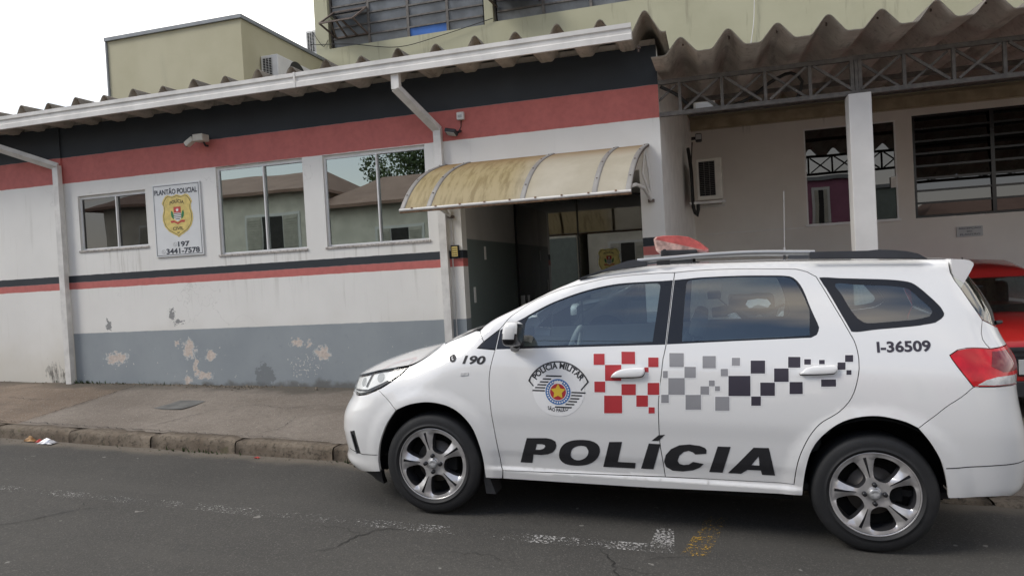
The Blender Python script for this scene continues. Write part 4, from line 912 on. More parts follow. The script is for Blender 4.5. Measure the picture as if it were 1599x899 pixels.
def panel(name, outer, mat, holes=(), parent=None, off=0.0, gap=0.0025, flange=0.016, sides=(1, -1), step=0.025, hgap=None):
    parent = parent or CAR; obs = []
    loops = [resample(outer, step)]; 
    if gap: loops[0] = inset_poly(loops[0], gap)
    elif area(loops[0]) < 0: loops[0] = loops[0][::-1]
    for h in holes:
        q = resample(h, step); q = inset_poly(q, -(hgap or 0.0)) if hgap else (q if area(q) > 0 else q[::-1]); loops.append(q)
    lo = np.array(loops[0]).min(0); hi = np.array(loops[0]).max(0)
    g = GRID[(GRID[:, 0] > lo[0]) & (GRID[:, 0] < hi[0]) & (GRID[:, 1] > lo[1]) & (GRID[:, 1] < hi[1])]
    V, F = triangulate(loops, g)
    w = W(V[:, 0], V[:, 1])+off; N_ = WN(V[:, 0], V[:, 1])
    for s in sides:
        P = np.stack([V[:, 0], -s*w, V[:, 1]], -1); nn = N_*np.array([1, s, 1]); ff = [f if s > 0 else f[::-1] for f in F]
        vv = list(map(tuple, P)); nl = list(map(tuple, nn)); sm = [True]*len(ff)
        if flange:
            for li, L in enumerate(loops):
                L = np.array(L); wl = W(L[:, 0], L[:, 1])+off; nv = WN(L[:, 0], L[:, 1])*np.array([1, s, 1]); a = np.stack([L[:, 0], -s*wl, L[:, 1]], -1); b = a-nv*flange
                k = len(L); base = len(vv); vv += list(map(tuple, a))+list(map(tuple, b))
                d = np.roll(L, -1, 0)-np.roll(L, 1, 0); d /= np.linalg.norm(d, axis=1)[:, None]+1e-9; sg = 1 if li == 0 else -1
                fn = np.stack([d[:, 1]*sg, d[:, 1]*0, -d[:, 0]*sg], -1); nl += list(map(tuple, fn))*2
                for i in range(k):
                    j = (i+1) % k; q = (base+i, base+k+i, base+k+j, base+j); ff.append(q if (s > 0) == (li == 0) else q[::-1]); sm.append(True)
        par = parent if not isinstance(parent, dict) else parent[s]
        obs.append(link_mesh(name, vv, ff, mat, par, sm, None, nl))
    return dict(zip(sides, obs))
def T2(*keys): return [tuple(p) for k in keys for p in D[k]]
def S_(k, step=0.025): return cr(D[k], step=step)
R_ = lambda L: L[::-1]
D['SILLBOT'] = D['SILLBOT'][:3]+[[-0.946, 0.263]]
zline = lambda xs_: [(float(x), float(zs(x))-0.001) for x in xs_]
front_tip = lambda za, zb, n=10, e=0.0: [(float(np.interp(z, *TN))+e, float(z)) for z in np.linspace(za, zb, n)]
rear_tip = lambda za, zb, n=10, e=0.0: [(float(np.interp(z, *TR))-e, float(z)) for z in np.linspace(za, zb, n)]
F1c = [tuple(D['F1'][0])]+cr(D['F1'][1:], step=.03); DFT = S_('DFTOP'); BC = [tuple(D['BCUT'][0])]+cr(D['BCUT'][1:], step=.03)
DRT = S_('DRTOP'); DRR = S_('DREAR')
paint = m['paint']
# doors
_bz = [p[1] for p in BC[::-1]]; _bx = [p[0] for p in BC[::-1]]; xb = lambda z: float(np.interp(z, _bz, _bx))
for key, idx, e_ in (('TRF_TOP', -1, -.0006), ('TRF_BOT', 0, -.0006), ('TRR_TOP', 0, .0006), ('TRR_BOT', -1, .0006)): D[key][idx] = [xb(D[key][idx][1])+e_, D[key][idx][1]]
trf = S_('TRF_TOP')[:-1]+[tuple(D['TRF_TOP'][-1])]; trb = T2('TRF_BOT'); TRF = trf+trb
trr = T2('TRR_TOP')[:2]+cr(D['TRR_TOP'][1:], step=.02)[1:]; TRR = trr+T2('TRR_BOT')[1:]
GLF = cr(D['GLF'][:13], step=.03)+[tuple(p) for p in D['GLF'][13:]]; GLR = cr(D['GLR'], True, .02) if False else [tuple(p) for p in D['GLR']]
fd_out = F1c+T2('DFBOT')[1:]+R_(BC)[1:]+R_(DFT)[1:-1]
rd_out = BC+R_(DRR)[0:]+R_(DRT)[1:-1]
# white part of each door is the outline without its blacked-out window surround
def door(name, out, trim, gl, glmat):
    d = panel(name, out, paint, holes=[inset_poly(resample(trim, .025), .004)], flange=0.03)
    panel('window_surround', inset_poly(resample(trim, .025), .0045), m['gloss_black'], holes=[gl], parent=d, gap=0, off=-0.0015, flange=0.02)
    panel('window', gl, glmat, parent=d, gap=0.0, off=-0.007, flange=0)
    return d
front_door = door('front_door', fd_out, TRF, GLF, m['car_glass'])
rear_door = door('rear_door', rd_out, TRR, GLR, m['car_glass'])
# fender with black corner sail
hoodcut = S_('HOODCUT'); hx = hoodcut[-1][0]
fen = R_(hoodcut)[:-1]+S_('HLREAR')+S_('BUMPCUT')[1:]+S_('ARCHF')[1:]+[tuple(D['F1'][-1])]+[(-0.832, 0.264)]
fen = R_(hoodcut)[:-1]+S_('HLREAR')+S_('BUMPCUT')[1:]+cr(D['ARCHF'], step=.025)[1:]+[(-0.836, 0.264)]+R_(F1c)[:-1]+[tuple(D['SAIL'][4]), tuple(D['SAIL'][0]), tuple(D['SAIL'][1]), tuple(D['APCUT'][1])]+zline(np.linspace(-1.03, hx+.01, 8))
panel('fender', fen, paint, flange=0.02)
panel('corner_sail', T2('SAIL'), m['gloss_black'], off=-0.001, flange=0.01)
# body side: pillar, cantrail, quarter panel and sill
QTR = cr(D['QTR'], True, .02)
hatch = S_('HATCH'); hatch2 = S_('HATCH2')
body = [tuple(D['APCUT'][1])]+zline(np.linspace(-0.97, 1.73, 60))+hatch+hatch2[1:]+S_('LAMPTOP')[1:]+S_('LAMPLEFT')[1:]+S_('BCUTR')[1:]+S_('ARCHR')[1:]+T2('SILLBOT')[0:3]+[(-0.832, 0.263)]+[tuple(D['F1'][-1])]+T2('DFBOT')[1:]+[tuple(DRR[-1])]+R_(DRR)[1:]+R_(DRT)[1:-1]+R_(DFT)+[tuple(D['APCUT'][0])]
qt_hole = inset_poly(resample(QTR, .02), .006)
qt_hole = [(max(x, float(np.interp(z, [p[1] for p in R_(DRR)], [p[0] for p in R_(DRR)]))+.012), z) for x, z in qt_hole]
side = panel('body_side', body, paint, holes=[qt_hole], flange=0.02)
QGL = cr(D['QGL'], True, .02)
panel('quarter_window_surround', inset_poly(resample(qt_hole, .02), .0015), m['gloss_black'], holes=[QGL], parent=side, gap=0, off=-0.002, flange=0)
panel('quarter_window', QGL, m['car_glass_dark'], parent=side, gap=0, off=-0.003, flange=0)
panel('interior_trim', inset_poly(resample(body, .03), .01), m['trim_dark'], holes=[qt_hole], parent=side, off=-0.030, gap=0, flange=0)
for d_, o_, t_ in ((front_door, fd_out, TRF), (rear_door, rd_out, TRR)): panel('interior_trim', inset_poly(resample(o_, .03), .008), m['trim_dark'], holes=[inset_poly(resample(t_, .025), .012)], parent=d_, off=-0.034, gap=0, flange=0)
# bumpers, lamps, tailgate
zt = 0.40
hl = S_('HLREAR')+S_('HLBOT')[1:]+[(-1.90, 0.735), (-2.02, 0.735)]+[(-2.070, 0.74), (-2.075, 0.80), (-2.055, float(zs(-2.055))-.008)]+[(x_, z_-.007) for x_, z_ in zline(np.linspace(-2.03, -1.50, 24))]
hlp = panel('headlight', hl, m['lamp_lens'], off=-0.002, flange=0, gap=0.006)
panel('housing', inset_poly(resample(hl, .03), .001), m['black_plastic'], parent=hlp, off=-0.045, gap=0, flange=0)
panel('reflector', inset_poly(resample(hl, .03), .014), m['reflector'], parent=hlp, off=-0.030, gap=0, flange=0)
panel('bezel', [(-1.615, .852), (-1.66, .828), (-1.78, .777), (-1.95, .758), (-1.95, .768), (-1.79, .789), (-1.675, .839), (-1.625, .864)], m['black_plastic'], parent=hlp, off=-0.02, gap=0, flange=0)
panel('bezel', [(-1.775, .885), (-1.81, .80), (-1.825, .80), (-1.79, .883)], m['black_plastic'], parent=hlp, off=-0.022, gap=0, flange=0)
panel('bezel', [(-2.0, .825), (-1.90, .855), (-1.70, .908), (-1.54, .935), (-1.54, .941), (-1.72, .915), (-1.95, .850), (-2.02, .832)], m['black_plastic'], parent=hlp, off=-0.018, gap=0, flange=0)
for px_, pz_, r_ in ((-1.70, .872, .030), (-1.86, .825, .028)): panel('projector', circle(px_, pz_, r_, 20), m['plate'], parent=hlp, off=-0.028, gap=0, flange=0.02)
FOG = T2('FOG')
fb = S_('HLBOT')+[(-1.90, 0.735), (-2.02, 0.735), (-2.070, 0.735)]+front_tip(0.72, 0.20, 26, 0.0)+[(-2.02, 0.20), (-1.85, .215)]+R_(cr(D['ARCHF2'], step=.025))+R_(S_('BUMPCUT'))[1:-1]
fbp = panel('front_bumper', fb, paint, holes=[FOG], flange=0.02)
panel('fog_light_bezel', inset_poly(resample(FOG, .02), .002), m['black_plastic'], holes=[[(-1.935, .470), (-1.915, .475), (-1.885, .372), (-1.905, .366)]], parent=fbp, gap=0, off=-0.004, flange=0.02)
panel('fog_light', [(-1.935, .470), (-1.915, .475), (-1.885, .372), (-1.905, .366)], m['chrome'], parent=fbp, gap=0, off=-0.012, flange=0)
panel('bumper_crease', [(-1.99, .352), (-1.833, .343), (-1.70, .362), (-1.70, .366), (-1.833, .348), (-1.99, .357)], m['matt_black'], parent=fbp, gap=0, off=0.0008, flange=0)
panel('air_dam', [(-1.70, .235), (-2.0, .195), (-2.0, .15), (-1.72, .13)], m['black_plastic'], gap=0, off=-0.03, flange=0.03)
tl_tip = rear_tip(0.955, 1.145, 12, 0.035)
tl = S_('LAMPLEFT')+[(1.875, .947), (1.95, .95)]+tl_tip+[(1.98, 1.146)]+S_('LAMPTOP')[:-1]
tlp = panel('tail_light', tl, m['lamp_red'], off=0.002, flange=0.02)
panel('reverse_lens', [(1.795, .955), (1.84, .981), (1.895, .996), (1.96, 1.0), (2.03, 1.0), (2.03, .955), (1.95, .955), (1.875, .953)], m['lens_white'], parent=tlp, gap=0, off=0.0035, flange=0)
panel('smoked_lens', [(1.885, 1.125), (1.87, 1.05), (1.93, 1.02), (2.05, 1.02), (2.05, 1.13)], m['lamp_dark'], parent=tlp, gap=0, off=0.0033, flange=0)
rb = S_('LAMPLEFT')[-1:]+[(1.875, .944), (1.95, .946)]+rear_tip(0.944, 0.33, 30)+[(2.0, .345), (1.931, .358)]+[(1.802, .35)]+R_(cr(D['ARCHR2'], step=.025))+R_(S_('BCUTR'))[1:-1]
rbp = panel('rear_bumper', rb, paint, flange=0.02)
panel('bumper_crease', [(1.646, .504), (1.747, .515), (1.889, .529), (2.08, .54), (2.08, .545), (1.889, .534), (1.747, .520), (1.646, .509)], m['matt_black'], parent=rbp, gap=0, off=0.0008, flange=0)
hg = hatch2+[(1.98, 1.147)]+rear_tip(1.147, 1.225, 6)+[(1.95, 1.245)]
tgp = panel('tailgate', hg, paint, flange=0.02)
i0 = min(range(len(hatch)), key=lambda i: abs(hatch[i][1]-1.55)); 
tg = hatch[i0:]+[(1.95, 1.247)]+rear_tip(1.228, 1.55, 12)
panel('rear_window', tg, m['car_glass_dark'], parent=tgp, gap=0.002, off=-0.002, flange=0)
panel('window_shade', [(1.93, 1.30), (1.96, 1.25), (2.02, 1.245), (1.965, 1.40), (1.90, 1.53), (1.875, 1.53)], m['gloss_black'], parent=tgp, gap=0, off=-0.0005, flange=0)
# top surfaces
def crown(x): return float(np.interp(x, [-2.12, -2.03, -1.85, -1.5, -1.25, -1.0, -0.5, 0.0, 1.6, 2.0], [0.0, .035, .062, .072, .050, .012, .02, .014, .012, .01]))
def top(name, xs_, mat, parent=None, ny=20):
    v = []; 
    for x in xs_:
        ze = float(zs(x)); w = float(W(x, ze-.002)); h = crown(x)
        for j in range(ny+1):
            t = -1+2*j/ny; e = 1-abs(t)**2.2; v.append((x, t*w, ze+h*e))
    n = ny+1; return link_mesh(name, v, [(i*n+j, (i+1)*n+j, (i+1)*n+j+1, i*n+j+1) for i in range(len(xs_)-1) for j in range(ny)], mat, parent or CAR, True)
top('hood', np.concatenate([np.linspace(-2.10, -1.9, 14), np.linspace(-1.88, -1.13, 24)]), paint)
top('cowl', np.linspace(-1.128, -1.06, 4), m['black_plastic'])
top('windshield', np.linspace(-1.058, -0.26, 22), m['car_glass'])
rf = top('roof', np.linspace(-0.258, 1.80, 40), paint)
v = []
for x in np.linspace(-0.25, 1.72, 24):
    ze = float(zs(x)); w = float(W(x, ze-.002))-.03
    for j in range(13): t = -1+2*j/12; v.append((x, t*w, ze-.035+crown(x)*(1-abs(t)**2.2)))
link_mesh('headliner', v, [(i*13+j, i*13+j+1, (i+1)*13+j+1, (i+1)*13+j) for i in range(23) for j in range(12)], m['trim_grey'], rf, True)
# spoiler
b = MB(); prof_ = [(1.735, 1.620), (1.80, 1.617), (1.826, 1.612), (1.845, 1.599), (1.848, 1.586), (1.833, 1.550), (1.785, 1.455), (1.762, 1.49), (1.744, 1.54), (1.738, 1.60)]
ys_ = np.linspace(-.605, .605, 15); n = len(prof_)
for i, y_ in enumerate(ys_):
    c = 0.05*(1-(y_/.605)**2); e = 1-0.03*abs(y_/.605)**6
    for x, z in prof_: b.v.append((x+c*(1 if x > 1.76 else .2), y_, z+.003*(1-(y_/.605)**2) if z > 1.57 else z))
for i in range(len(ys_)-1):
    for j in range(n): b.f.append((i*n+j, i*n+(j+1) % n, (i+1)*n+(j+1) % n, (i+1)*n+j))
b.f += [tuple(range(n))[::-1], tuple(range((len(ys_)-1)*n, len(ys_)*n))]; b.mi = [0]*len(b.f); b.sm = [False]*len(b.f)
b.build('spoiler', paint, CAR)
MB().tube([(1.97, -0.56, 1.262), (2.0, -.55, 1.266), (2.012, -.52, 1.266)], [.012, .011, .006]).build('washer_nozzle', m['black_plastic'], CAR)
# roof rails
def rail(s):
    y_ = -0.60*s; b = MB(); P = [(0.0, 1.632), (0.10, 1.640), (0.25, 1.650), (0.41, 1.662), (0.70, 1.673), (1.03, 1.668)]
    b.tube([(x, y_, z) for x, z in cr(P, step=.05)], 0.015, 8)
    r_ = b.build('roof_rail', m['silver'], CAR)
    for poly in ([(-.37, 1.515), (-.24, 1.560), (-.10, 1.582), (.062, 1.600), (.062, 1.624), (-.02, 1.640), (-.06, 1.634), (-.141, 1.608), (-.241, 1.570), (-.36, 1.530)],
                 [(1.0, 1.672), (1.0, 1.630), (1.3, 1.628), (1.62, 1.622), (1.60, 1.634), (1.569, 1.653), (1.514, 1.667), (1.44, 1.675), (1.36, 1.679), (1.31, 1.674)]):
        q = MB(); k = len(poly); v = [(x, y_-.020*(1 if z > 1.0 else 1), z) for x, z in poly]+[(x, y_+.022, z) for x, z in poly]
        q.add(v, [tuple(range(k)), tuple(range(2*k-1, k-1, -1))]+[(i, (i+1) % k+0, (i+1) % k+k, i+k) for i in range(k)])
        o = q.build('rail_foot', m['grey_plastic'], r_); bm = bmesh.new(); bm.from_mesh(o.data); bmesh.ops.recalc_face_normals(bm, faces=bm.faces); bmesh.ops.bevel(bm, geom=[e for e in bm.edges], offset=.004, segments=2, affect='EDGES'); bm.to_mesh(o.data); bm.free()
    f = MB(); f.box((0.12, y_-.008, 1.606), (0.20, y_+.01, 1.636)); f.build('rail_bracket', m['black_plastic'], r_)
rail(1); rail(-1)
# mirrors
def mirror(s):
    b = MB(); n, k = 18, 12; P = []
    for i in range(k+1):
        ph_ = -PI/2+PI*i/k
        for j in range(n):
            th = 2*PI*j/n; q = lambda c, p: math.copysign(abs(c)**p, c)
            x = -.703+.052*q(math.cos(ph_), .5)*q(math.cos(th), .55); y_ = -.965+.105*q(math.cos(ph_), .5)*q(math.sin(th), .6); z = 1.198+.076*q(math.sin(ph_), .6)
            x -= .018*(1-(z-1.12)/.16); P.append((x, y_*s, z+.012*(y_+.965)/-.1))
    f = []; mi = []
    for i in range(k):
        for j in range(n):
            f.append((i*n+j, i*n+(j+1) % n, (i+1)*n+(j+1) % n, (i+1)*n+j) if s > 0 else (i*n+j, (i+1)*n+j, (i+1)*n+(j+1) % n, i*n+(j+1) % n))
            zc = sum(P[t][2] for t in f[-1])/4; xc = sum(P[t][0] for t in f[-1])/4; mi.append(0 if zc > 1.192 and xc < -.665 else 1)
    b.add(P, f, 0, True); b.mi = mi
    b.tube([(-.71, -.90*s, 1.13), (-.74, -.83*s, 1.105)], [.028, .035], 8, 1)
    return b.build('side_mirror', [paint, m['gloss_black']], CAR)
mirror(1); mirror(-1)
# handles
for k_, d_ in (('HANDF', front_door), ('HANDR', rear_door)):
    P = cr(D[k_], True, .01); c = np.array(P).mean(0)
    rec = [tuple(c+(np.array(p)-c)*np.array([1.05, 1.15])-np.array([0, .012])) for p in P]
    panel('handle_recess', rec, paint, parent=d_, gap=0, off=0.0006, flange=0)
    sh_ = [tuple(np.array(p)-np.array([0, .007])) for p in P]
    for s_d, par_ in d_.items():
        panel('handle_gap_shadow', sh_, m['matt_black'], parent=par_, gap=0, off=0.0012, flange=0, sides=(s_d,))  # flat black sheet painted as the shadow under the handle
        b = MB(); k_n = len(P); rr_ = [(1.0, .004), (1.0, .014), (.97, .022), (.90, .027), (.70, .030)]; vv = []; nn_ = []
        for sc_, of_ in rr_:
            q = np.array([c+(np.array(p)-c)*np.array([1-(1-sc_)*.35, sc_]) for p in P]); wq = W(q[:, 0], q[:, 1])+of_; vv += [(x_, -s_d*y_, z_) for x_, y_, z_ in zip(q[:, 0], wq, q[:, 1])]
        ff_ = [(i*k_n+j, i*k_n+(j+1) % k_n, (i+1)*k_n+(j+1) % k_n, (i+1)*k_n+j) for i in range(len(rr_)-1) for j in range(k_n)]+[tuple(range((len(rr_)-1)*k_n, len(rr_)*k_n))]
        b.add(vv, ff_, 0, True); h_o = b.build('door_handle', paint, par_); bm = bmesh.new(); bm.from_mesh(h_o.data); bmesh.ops.recalc_face_normals(bm, faces=bm.faces); bm.to_mesh(h_o.data); bm.free()
ind = panel('side_repeater', T2('INDIC'), m['lens_white'], off=.004, flange=.005)
# wheel arch liners, underbody, cabin
for cx in (-1.31, 1.31):
    for s in (-1, 1):
        b = MB(); n = 30; v = []; A_ = [-0.02+(PI+.04)*i/n for i in range(n+1)]
        for a in A_:
            xx_, zz_ = cx+.415*math.cos(a), .335+.415*math.sin(a); v += [(xx_, s*(float(W(xx_, zz_))-.022), zz_), (xx_, s*.50, zz_)]
        b.add(v, [(2*i, 2*i+1, 2*i+3, 2*i+2) for i in range(n)]); b.add([(cx+.415*math.cos(a), .50*s, .335+.415*math.sin(a)) for a in A_], [tuple(range(n+1))])
        b.build('wheel_arch_liner', m['matt_black'], CAR)
b = MB(); b.box((-0.93, -.72, .235), (0.90, .72, .30)); b.box((-2.0, -.60, .20), (-1.74, .60, .30)); b.box((-1.74, -.48, .20), (-.93, .48, .32)); b.box((.90, -.48, .22), (1.74, .48, .34)); b.box((1.74, -.62, .32), (2.05, .62, .40)); b.build('underbody', m['matt_black'], CAR)
for s in (1, -1):
    q = MB(); q.add([(-.955, -.80*s, .39), (-.925, -.80*s, .262), (-.885, -.80*s, .155), (-.95, -.80*s, .155), (-.965, -.80*s, .25)], [(0, 1, 2, 3, 4)]); q.add([(-.955, -.66*s, .39), (-.885, -.66*s, .155), (-.885, -.80*s, .155), (-.955, -.80*s, .39)], [(0, 1, 2, 3)]); q.build('mud_flap', m['black_plastic'], CAR)
b = MB(); b.box((-0.95, -.74, .305), (1.7, .74, .34)); b.box((-1.06, -.70, .36), (-.62, .70, 1.03), bev=.05); b.box((-1.06, -.72, .36), (-1.0, .72, 1.10))
b.box((1.75, -.60, .42), (1.80, .60, 1.1)); b.build('cabin', m['dark'], CAR)
b = MB(); 
for x in (-.62,): b.tube([(x+.16+.19*0.35*math.sin(t)*0-.0+.05*math.sin(t), -.36+.185*math.cos(t), 1.02+.17*math.sin(t)) for t in [2*PI*i/28 for i in range(29)]], .017, 8)
b.tube([(-.44, -.36, 1.02), (-.62, -.36, .98)], .03, 8); b.box((-.47, -.54, 1.0), (-.45, -.18, 1.03)); b.box((-.475, -.42, .95), (-.44, -.30, 1.08), bev=.02)
b.build('steering_wheel', m['trim_grey'], CAR)
def seat(x, y0, y1, heads):
    b = MB(); R = Matrix.Rotation(0.30, 4, 'Y'); c = Matrix.Translation((x, 0, .62)) @ R
    b.box((-.07, y0, -.02), (.07, y1, .50), bev=.04, rot=c); b.box((x-.52, y0, .48), (x+.02, y1, .64), bev=.05)
    for h_ in heads: b.box((-.05, h_-.12, .55), (.05, h_+.12, .70), bev=.035, rot=c); b.tube([c @ Vector((0, h_-.05, .45)), c @ Vector((0, h_-.05, .6))], .008, 6)
    b.build('seat', m['seat'], CAR)
seat(.18, -.60, -.12, [-.36]); seat(.18, .12, .60, [.36]); seat(1.05, -.62, .62, [])
# wheels
def pol(c, r, a): return (r*math.cos(c+a), r*math.sin(c+a))
holes_o = []; slots = []
for k in range(5):
    c = math.radians(105+36+72*k); dg_ = math.radians
    holes_o.append(cr([pol(c, r, dg_(a)) for r, a in ((.199, -19), (.206, -10), (.207, 0), (.206, 10), (.199, 19), (.170, 22), (.125, 24), (.090, 22), (.074, 0), (.090, -22), (.125, -24), (.170, -22))], True, .008))
    c = math.radians(105+72*k); slots.append([pol(c, .092, dg_(-1.2)), pol(c, .15, dg_(-1.9)), pol(c, .207, dg_(-2.4)), pol(c, .207, dg_(2.4)), pol(c, .15, dg_(1.9)), pol(c, .092, dg_(1.2))])
def yf(r, x=0.0, z=0.0):
    ang = abs((math.degrees(math.atan2(z, x))-105+36) % 72-36); dish = 0.022*min(1, max(0, ang-2)/13)*float(sst(.08, .13, r)*(1-sst(.195, .212, r)))
    return -0.080-0.014*sst(.05, .16, r)+0.006*sst(.19, .226, r)+dish
def build_wheel():
    out = circle(0, 0, .226, 90); gr = np.array([pol(0, r, a) for r in np.arange(.03, .226, .012) for a in np.linspace(0, 2*PI, 60)])
    loops = [out]+[h if area(h) > 0 else h[::-1] for h in holes_o]+[h if area(h) > 0 else h[::-1] for h in slots]
    V, F = triangulate(loops, gr)
    b = MB(); b.add([(x, float(yf(math.hypot(x, z), x, z)), z) for x, z in V], F, 0, True)
    for li, L in enumerate(loops):
        k = len(L); sh = 0.93 if li and li <= 5 else 1.0; cc = np.array(L).mean(0); dep = .045 if li <= 5 else .010
        # chamfered inner walls
        a = [(x, float(yf(math.hypot(x, z), x, z)), z) for x, z in L]; q = [((x-cc[0])*sh+cc[0], float(yf(math.hypot(x, z), x, z))+dep, (z-cc[1])*sh+cc[1]) for x, z in L]
        f = [(i, (i+1) % k, k+(i+1) % k, k+i) for i in range(k)]
        b.add(a+q, f if li else [t[::-1] for t in f], 1, False)
        if li > 5: b.add(q, [tuple(range(k))], 1)
    b.lathe([(-.094, .226), (-.099, .232), (-.092, .236), (-.08, .234)], (0, 0, 0), 'Y', 90, 0)
    b.lathe([(-.085, .224), (-.03, .205), (.06, .200), (.09, .215)], (0, 0, 0), 'Y', 60, 1)
    b.lathe([(-.086, .001), (-.086, .03), (-.07, .055)], (0, 0, 0), 'Y', 40, 0)
    w_ = b.build('wheel', [m['machined'], m['alloy_dark']], CAR)
    t = MB(); pr2 = [(.085, .222), (.10, .245), (.104, .28), (.097, .308), (.080, .323), (.03, .329), (0, .330), (-.03, .329), (-.080, .324), (-.094, .314), (-.1005, .302), (-.1045, .288), (-.1065, .270), (-.1055, .255), (-.109, .253), (-.109, .249), (-.1045, .247), (-.102, .238), (-.090, .232)]
    t.lathe(pr2, (0, 0, 0), 'Y', 96)
    t.build('tyre', m['tyre'], w_)
    d = MB(); d.lathe([(-.030, .001), (-.030, .055), (-.012, .06), (-.012, .135), (.01, .135), (.01, .05)], (0, 0, 0), 'Y', 48); d.build('brake_disc', m['disc'], w_)
    d = MB(); d.lathe([(.02, .001), (.02, .20)], (0, 0, 0), 'Y', 32); d.box((.06, -.04, -.05), (.15, .02, .05), bev=.01); d.build('brake_shield', m['matt_black'], w_)
    h = MB(); h.lathe([(-.090, .001), (-.0995, .004), (-.0985, .026), (-.094, .031), (-.08, .032)], (0, 0, 0), 'Y', 32)
    h.add([(x, -.1003, z) for x, z in ((-.022, -.007), (-.008, -.005), (-.008, -.009), (.006, -.009), (.007, -.005), (.022, -.003), (.019, .007), (.008, .005), (.008, .010), (-.006, .010), (-.007, .005), (-.019, .004))], [tuple(range(12))], 1)
    h.build('hub_cap', [m['silver'], m['faded_grey']], w_)
    for k in range(4):
        a = PI/2*k+.03; n = MB(); n.lathe([(-.080, .013), (-.101, .0125), (-.105, .009), (-.105, .001)], (.052*math.cos(a), 0, .052*math.sin(a)), 'Y', 12); n.build('wheel_nut', m['gloss_black'], w_)
    return w_
w0 = build_wheel(); w0.location = (-1.305, -.735, .330)
for x, s in ((1.31, 1), (-1.305, -1), (1.31, -1)):
    w_ = w0.copy(); C.objects.link(w_); w_.location = (x, -.735*s, .330); w_.rotation_euler = (0, 0, 0 if s > 0 else PI)
    for ch in w0.children:
        c = ch.copy(); C.objects.link(c); c.parent = w_
# decals on the near side
def add2(b, V, F, off, mi):
    V = np.asarray(V); w = W(V[:, 0], V[:, 1])+off; b.nl = getattr(b, 'nl', [])+[tuple(q) for q in WN(V[:, 0], V[:, 1])]; b.add([(x, -y_, z) for x, y_, z in zip(V[:, 0], w, V[:, 1])], F, mi, True)
def addpoly(b, loops, off, mi, fine=True):
    loops = [l if area(l) > 0 else l[::-1] for l in [resample(l, .03) for l in loops]]; V, F = triangulate(loops, GRID if fine else None); add2(b, V, F, off, mi)
def chequer(keys, parent):
    b = MB()
    for key, mi in keys:
        for q in D[key]:
            addpoly(b, [inset_poly(q, -.005)], .0010, 3); addpoly(b, [q], .0018, mi)
    return b.build('chequer_decal', [m['decal_red'], m['decal_grey'], m['decal_dark'], m['decal_white']], parent)
chequer([('RED', 0)], front_door[1]); chequer([('GREY', 1), ('DARK', 2)], rear_door[1])
def letters(keys, parent):
    b = MB()
    for k in keys:
        L = [cr(q, True, .015) if k == 'O' else q for q in D[k]]; addpoly(b, L, .0018, 0)
    return b.build('lettering', m['decal_black'], parent)
letters(['P', 'O', 'L', 'I1', 'ACC'], front_door[1]); letters(['C', 'I2', 'A'], rear_door[1])
b = MB(); V, F = text_fit('190', -1.085, -0.930, .050, bold=.034, shear=.2); V[:, 1] += .9945; add2(b, V, F, .002, 0)
addpoly(b, [circle(-1.156, 1.023, .0235, 28)], .0035, 0)
hs = [(-.010, .012), (-.004, .015), (.000, .009), (-.004, .005), (-.001, -.003), (.004, -.006), (.009, -.004), (.012, -.010), (.006, -.015), (-.004, -.010), (-.010, .000)]
addpoly(b, [[(-1.157+x*.72, 1.023+z*.8) for x, z in hs]], .0050, 1, False)
b.build('emergency_number', [m['decal_black'], m['decal_white']], [o for o in CAR.children if o.name == 'fender'][0])
b = MB(); V, F = text_fit('I-36509', 1.322, 1.588, .056, bold=.032); V[:, 1] += 1.114+(V[:, 0]-1.322)*.047; add2(b, V, F, .002, 0); b.build('fleet_number', m['decal_dark'], side[1])
# round force emblem
b = MB(); cx, cz, k = -0.459, 0.839, 0.00106
px2 = lambda x, y_: (cx+(x-343)*k, cz-(y_-268)*k)
addpoly(b, [[px2(345+152*math.cos(t), 258+152*math.sin(t)) for t in [2*PI*i/60 for i in range(60)]]], .0010, 1)
def arc(r, a0, a1, n=28): return [px2(343+r*math.cos(math.radians(a)), 290-r*math.sin(math.radians(a))) for a in np.linspace(a0, a1, n)]
oute = [px2(165, 210)]+arc(197, 147, 33)+[px2(523, 205), px2(478, 255)]+[px2(452, 225)]+arc(148, 40, 140)[2:-2]+[px2(236, 225), px2(196, 240)]
ring = [px2(165, 210)]+arc(197, 147, 33)+[px2(523, 205), px2(478, 258), px2(474, 252), px2(512, 206)]+arc(190, 32, 148)+[px2(176, 210), px2(200, 238), px2(194, 242)]
addpoly(b, [ring], .0018, 0, False)
V, F = text2d('POLÍCIA MILITAR', .036, bold=.034, sx=.78); a, c = V[:, 0].min(), V[:, 0].max(); R0 = 152*k
th = math.radians(146)-(V[:, 0]-a)/(c-a)*math.radians(112); rr = R0+.004+V[:, 1]
V2 = np.stack([cx+rr*np.cos(th), cz-(290-268)*k+rr*np.sin(th)], -1); add2(b, V2, F, .002, 0)
for x0, x1, y_ in ((268, 362, 178), (250, 300, 196), (233, 285, 213), (218, 275, 230), (204, 268, 247), (188, 268, 264), (418, 502, 268), (418, 482, 285), (413, 466, 303), (402, 452, 320), (385, 437, 337), (322, 421, 355)):
    addpoly(b, [[px2(x0, y_+4.5), px2(x1, y_+4.5), px2(x1+3, y_-3.5), px2(x0+5, y_-3.5)]], .0018, 0, False)
for r, off, mi in ((78, .0022, 1), (74, .0026, 2), (51, .0030, 1), (47, .0034, 3)): addpoly(b, [[px2(343+r*math.cos(t), 268+r*math.sin(t)) for t in [2*PI*i/48 for i in range(48)]]], off, mi, False)
for i in range(27):
    t = 2*PI*i/27; addpoly(b, [[px2(343+62*math.cos(t)+5*math.cos(u), 268+62*math.sin(t)+5*math.sin(u)) for u in [2*PI*j/6 for j in range(6)]]], .0031, 1, False)
